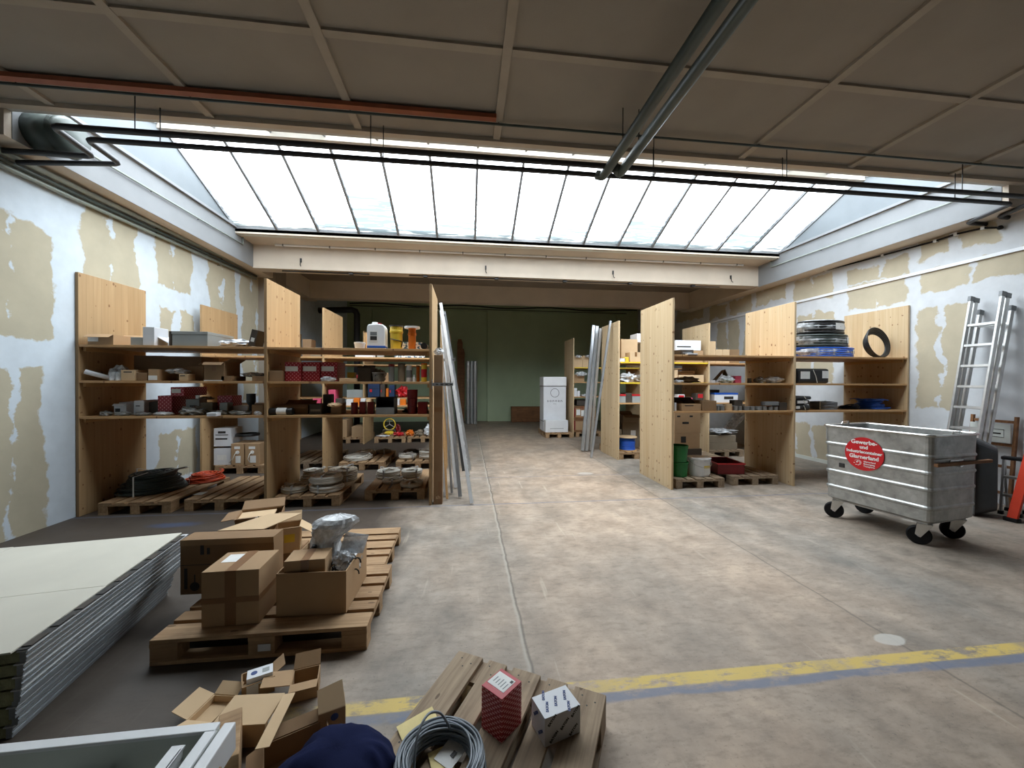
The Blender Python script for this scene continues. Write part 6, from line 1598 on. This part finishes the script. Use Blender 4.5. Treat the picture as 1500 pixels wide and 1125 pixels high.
MB().lathe([(.010, 0), (.016, 0), (.016, .0012), (.010, .0012)], 16, m=Matrix.Translation((.01, -.0452, .1)) @ Matrix.Rotation(PI/2, 4, 'X')).build('round_logo', MT['blueprint'], t); part('print_block', MT['grey'], t, (-.02, .04, -.0462, -.045, .02, .06))
t = open_box('large dark open carton under the navy jacket', fl_(436, 1130), .24, .17, .10, 'card_dk', .45, (('b', .05, .02), ('l', .06, -.02)))
t = thing('wood_offcut', 'thick pale wood block beside the white metal trough', 'wood block', (*fl_(335, 1142)[:2], .001), .45)
part('block', MT['pal'], t, (-.04, .04, -.13, .12, 0, .19), bevel=.004)
# navy jacket heap
p = atz(520, 1110, .2)
t = thing('jacket', 'navy blue jacket thrown in a heap between the cartons and the coil', 'jacket', (p.x-.05, p.y-.05, .001))
b = MB(); n1, n2 = 80, 34; vs = []
for j in range(n2):
    f = j/(n2-1); rr = .222*math.cos(f*PI/2)**.55; z_ = .30*math.sin(f*PI/2)**.9
    for i in range(n1):
        a = 2*PI*i/n1; fold = .12*noise.noise(Vector((math.cos(a)*1.6, math.sin(a)*1.6, f*1.3)))+.05*(1-2*abs(noise.noise(Vector((math.cos(a)*2.6+f*2, math.sin(a)*2.6-f, f*2.2)))))+.03*noise.noise(Vector((math.cos(a)*6, math.sin(a)*6+f*3, f*5)))
        q = rr*(1+fold*1.3); vs.append((q*math.cos(a), q*math.sin(a)*.8, max(0, z_*(1+.12*noise.noise(Vector((math.cos(a)*rr*7, math.sin(a)*rr*7, 1)))))))
fs = [(j*n1+i, j*n1+(i+1) % n1, (j+1)*n1+(i+1) % n1, (j+1)*n1+i) for j in range(n2-1) for i in range(n1)]+[tuple((n2-1)*n1+i for i in range(n1))]
b.add(vs, fs).build('shell', MT['jacket'], t, smooth=True)
MB().tube([(.05, -.17, .2), (.13, -.15, .22), (.22, -.12, .13), (.25, -.1, .02)], [.03, .045, .05, .045], 12).build('sleeve', MT['jacket'], t, smooth=True)
# white metal trough at the lower left corner
zt_ = .42
pA, pB = atz(-60, 1098, zt_), atz(322, 1059, zt_)
d = (pB-pA); L_ = Vector((d.x, d.y, 0)).length; a_ = math.atan2(d.y, d.x)
t = thing('radiator_casing', 'white metal casing with a raised rim lying open at the lower left corner', 'metal casing', (pB.x, pB.y, .001), a_)
Wd = .42
part('back_wall', MT['offwhite'], t, (-L_, 0, -.018, 0, 0, zt_-.012)); part('rim', MT['white'], t, (-L_, 0, -.03, .006, zt_-.012, zt_), bevel=.003)
part('end_wall', MT['offwhite'], t, (-.016, 0.004, -Wd, -.018, 0, zt_-.012)); part('rim', MT['white'], t, (-.03, .006, -Wd, -.03, zt_-.012, zt_), bevel=.003)
part('front_wall', MT['offwhite'], t, (-L_, 0, -Wd, -Wd+.016, 0, zt_-.08)); part('base', MT['offwhite'], t, (-L_, 0, -Wd, 0, 0, .012))
part('channel', MT['white'], t, (.012, .05, -Wd, .004, zt_-.10, zt_-.004), bevel=.004)
for s in (0, 1): part('inner_rail', MT['white'], t, (-.085-.03*s, -.075-.03*s, -Wd+.02, -.06, zt_-.10, zt_-.02-.03*s), bevel=.003)
part('stiffening_lip', MT['white'], t, (-.115, -.075, -Wd+.02, -.05, zt_-.028, zt_-.02))
for k in range(7): part('hook_tooth', MT['grey'], t, (.05, .06, -.30+k*.025, -.288+k*.025, zt_-.06, zt_-.045))
part('side_board', MT['card'], t, (.055, .062, -.42, -.10, 0, zt_-.06))
part('latch', MT['black'], t, (-.42, -.36, -.10, -.05, zt_-.16, zt_-.11)); part('bracket', MT['alu'], t, (-.33, -.28, -.16, -.05, zt_-.17, zt_-.10))
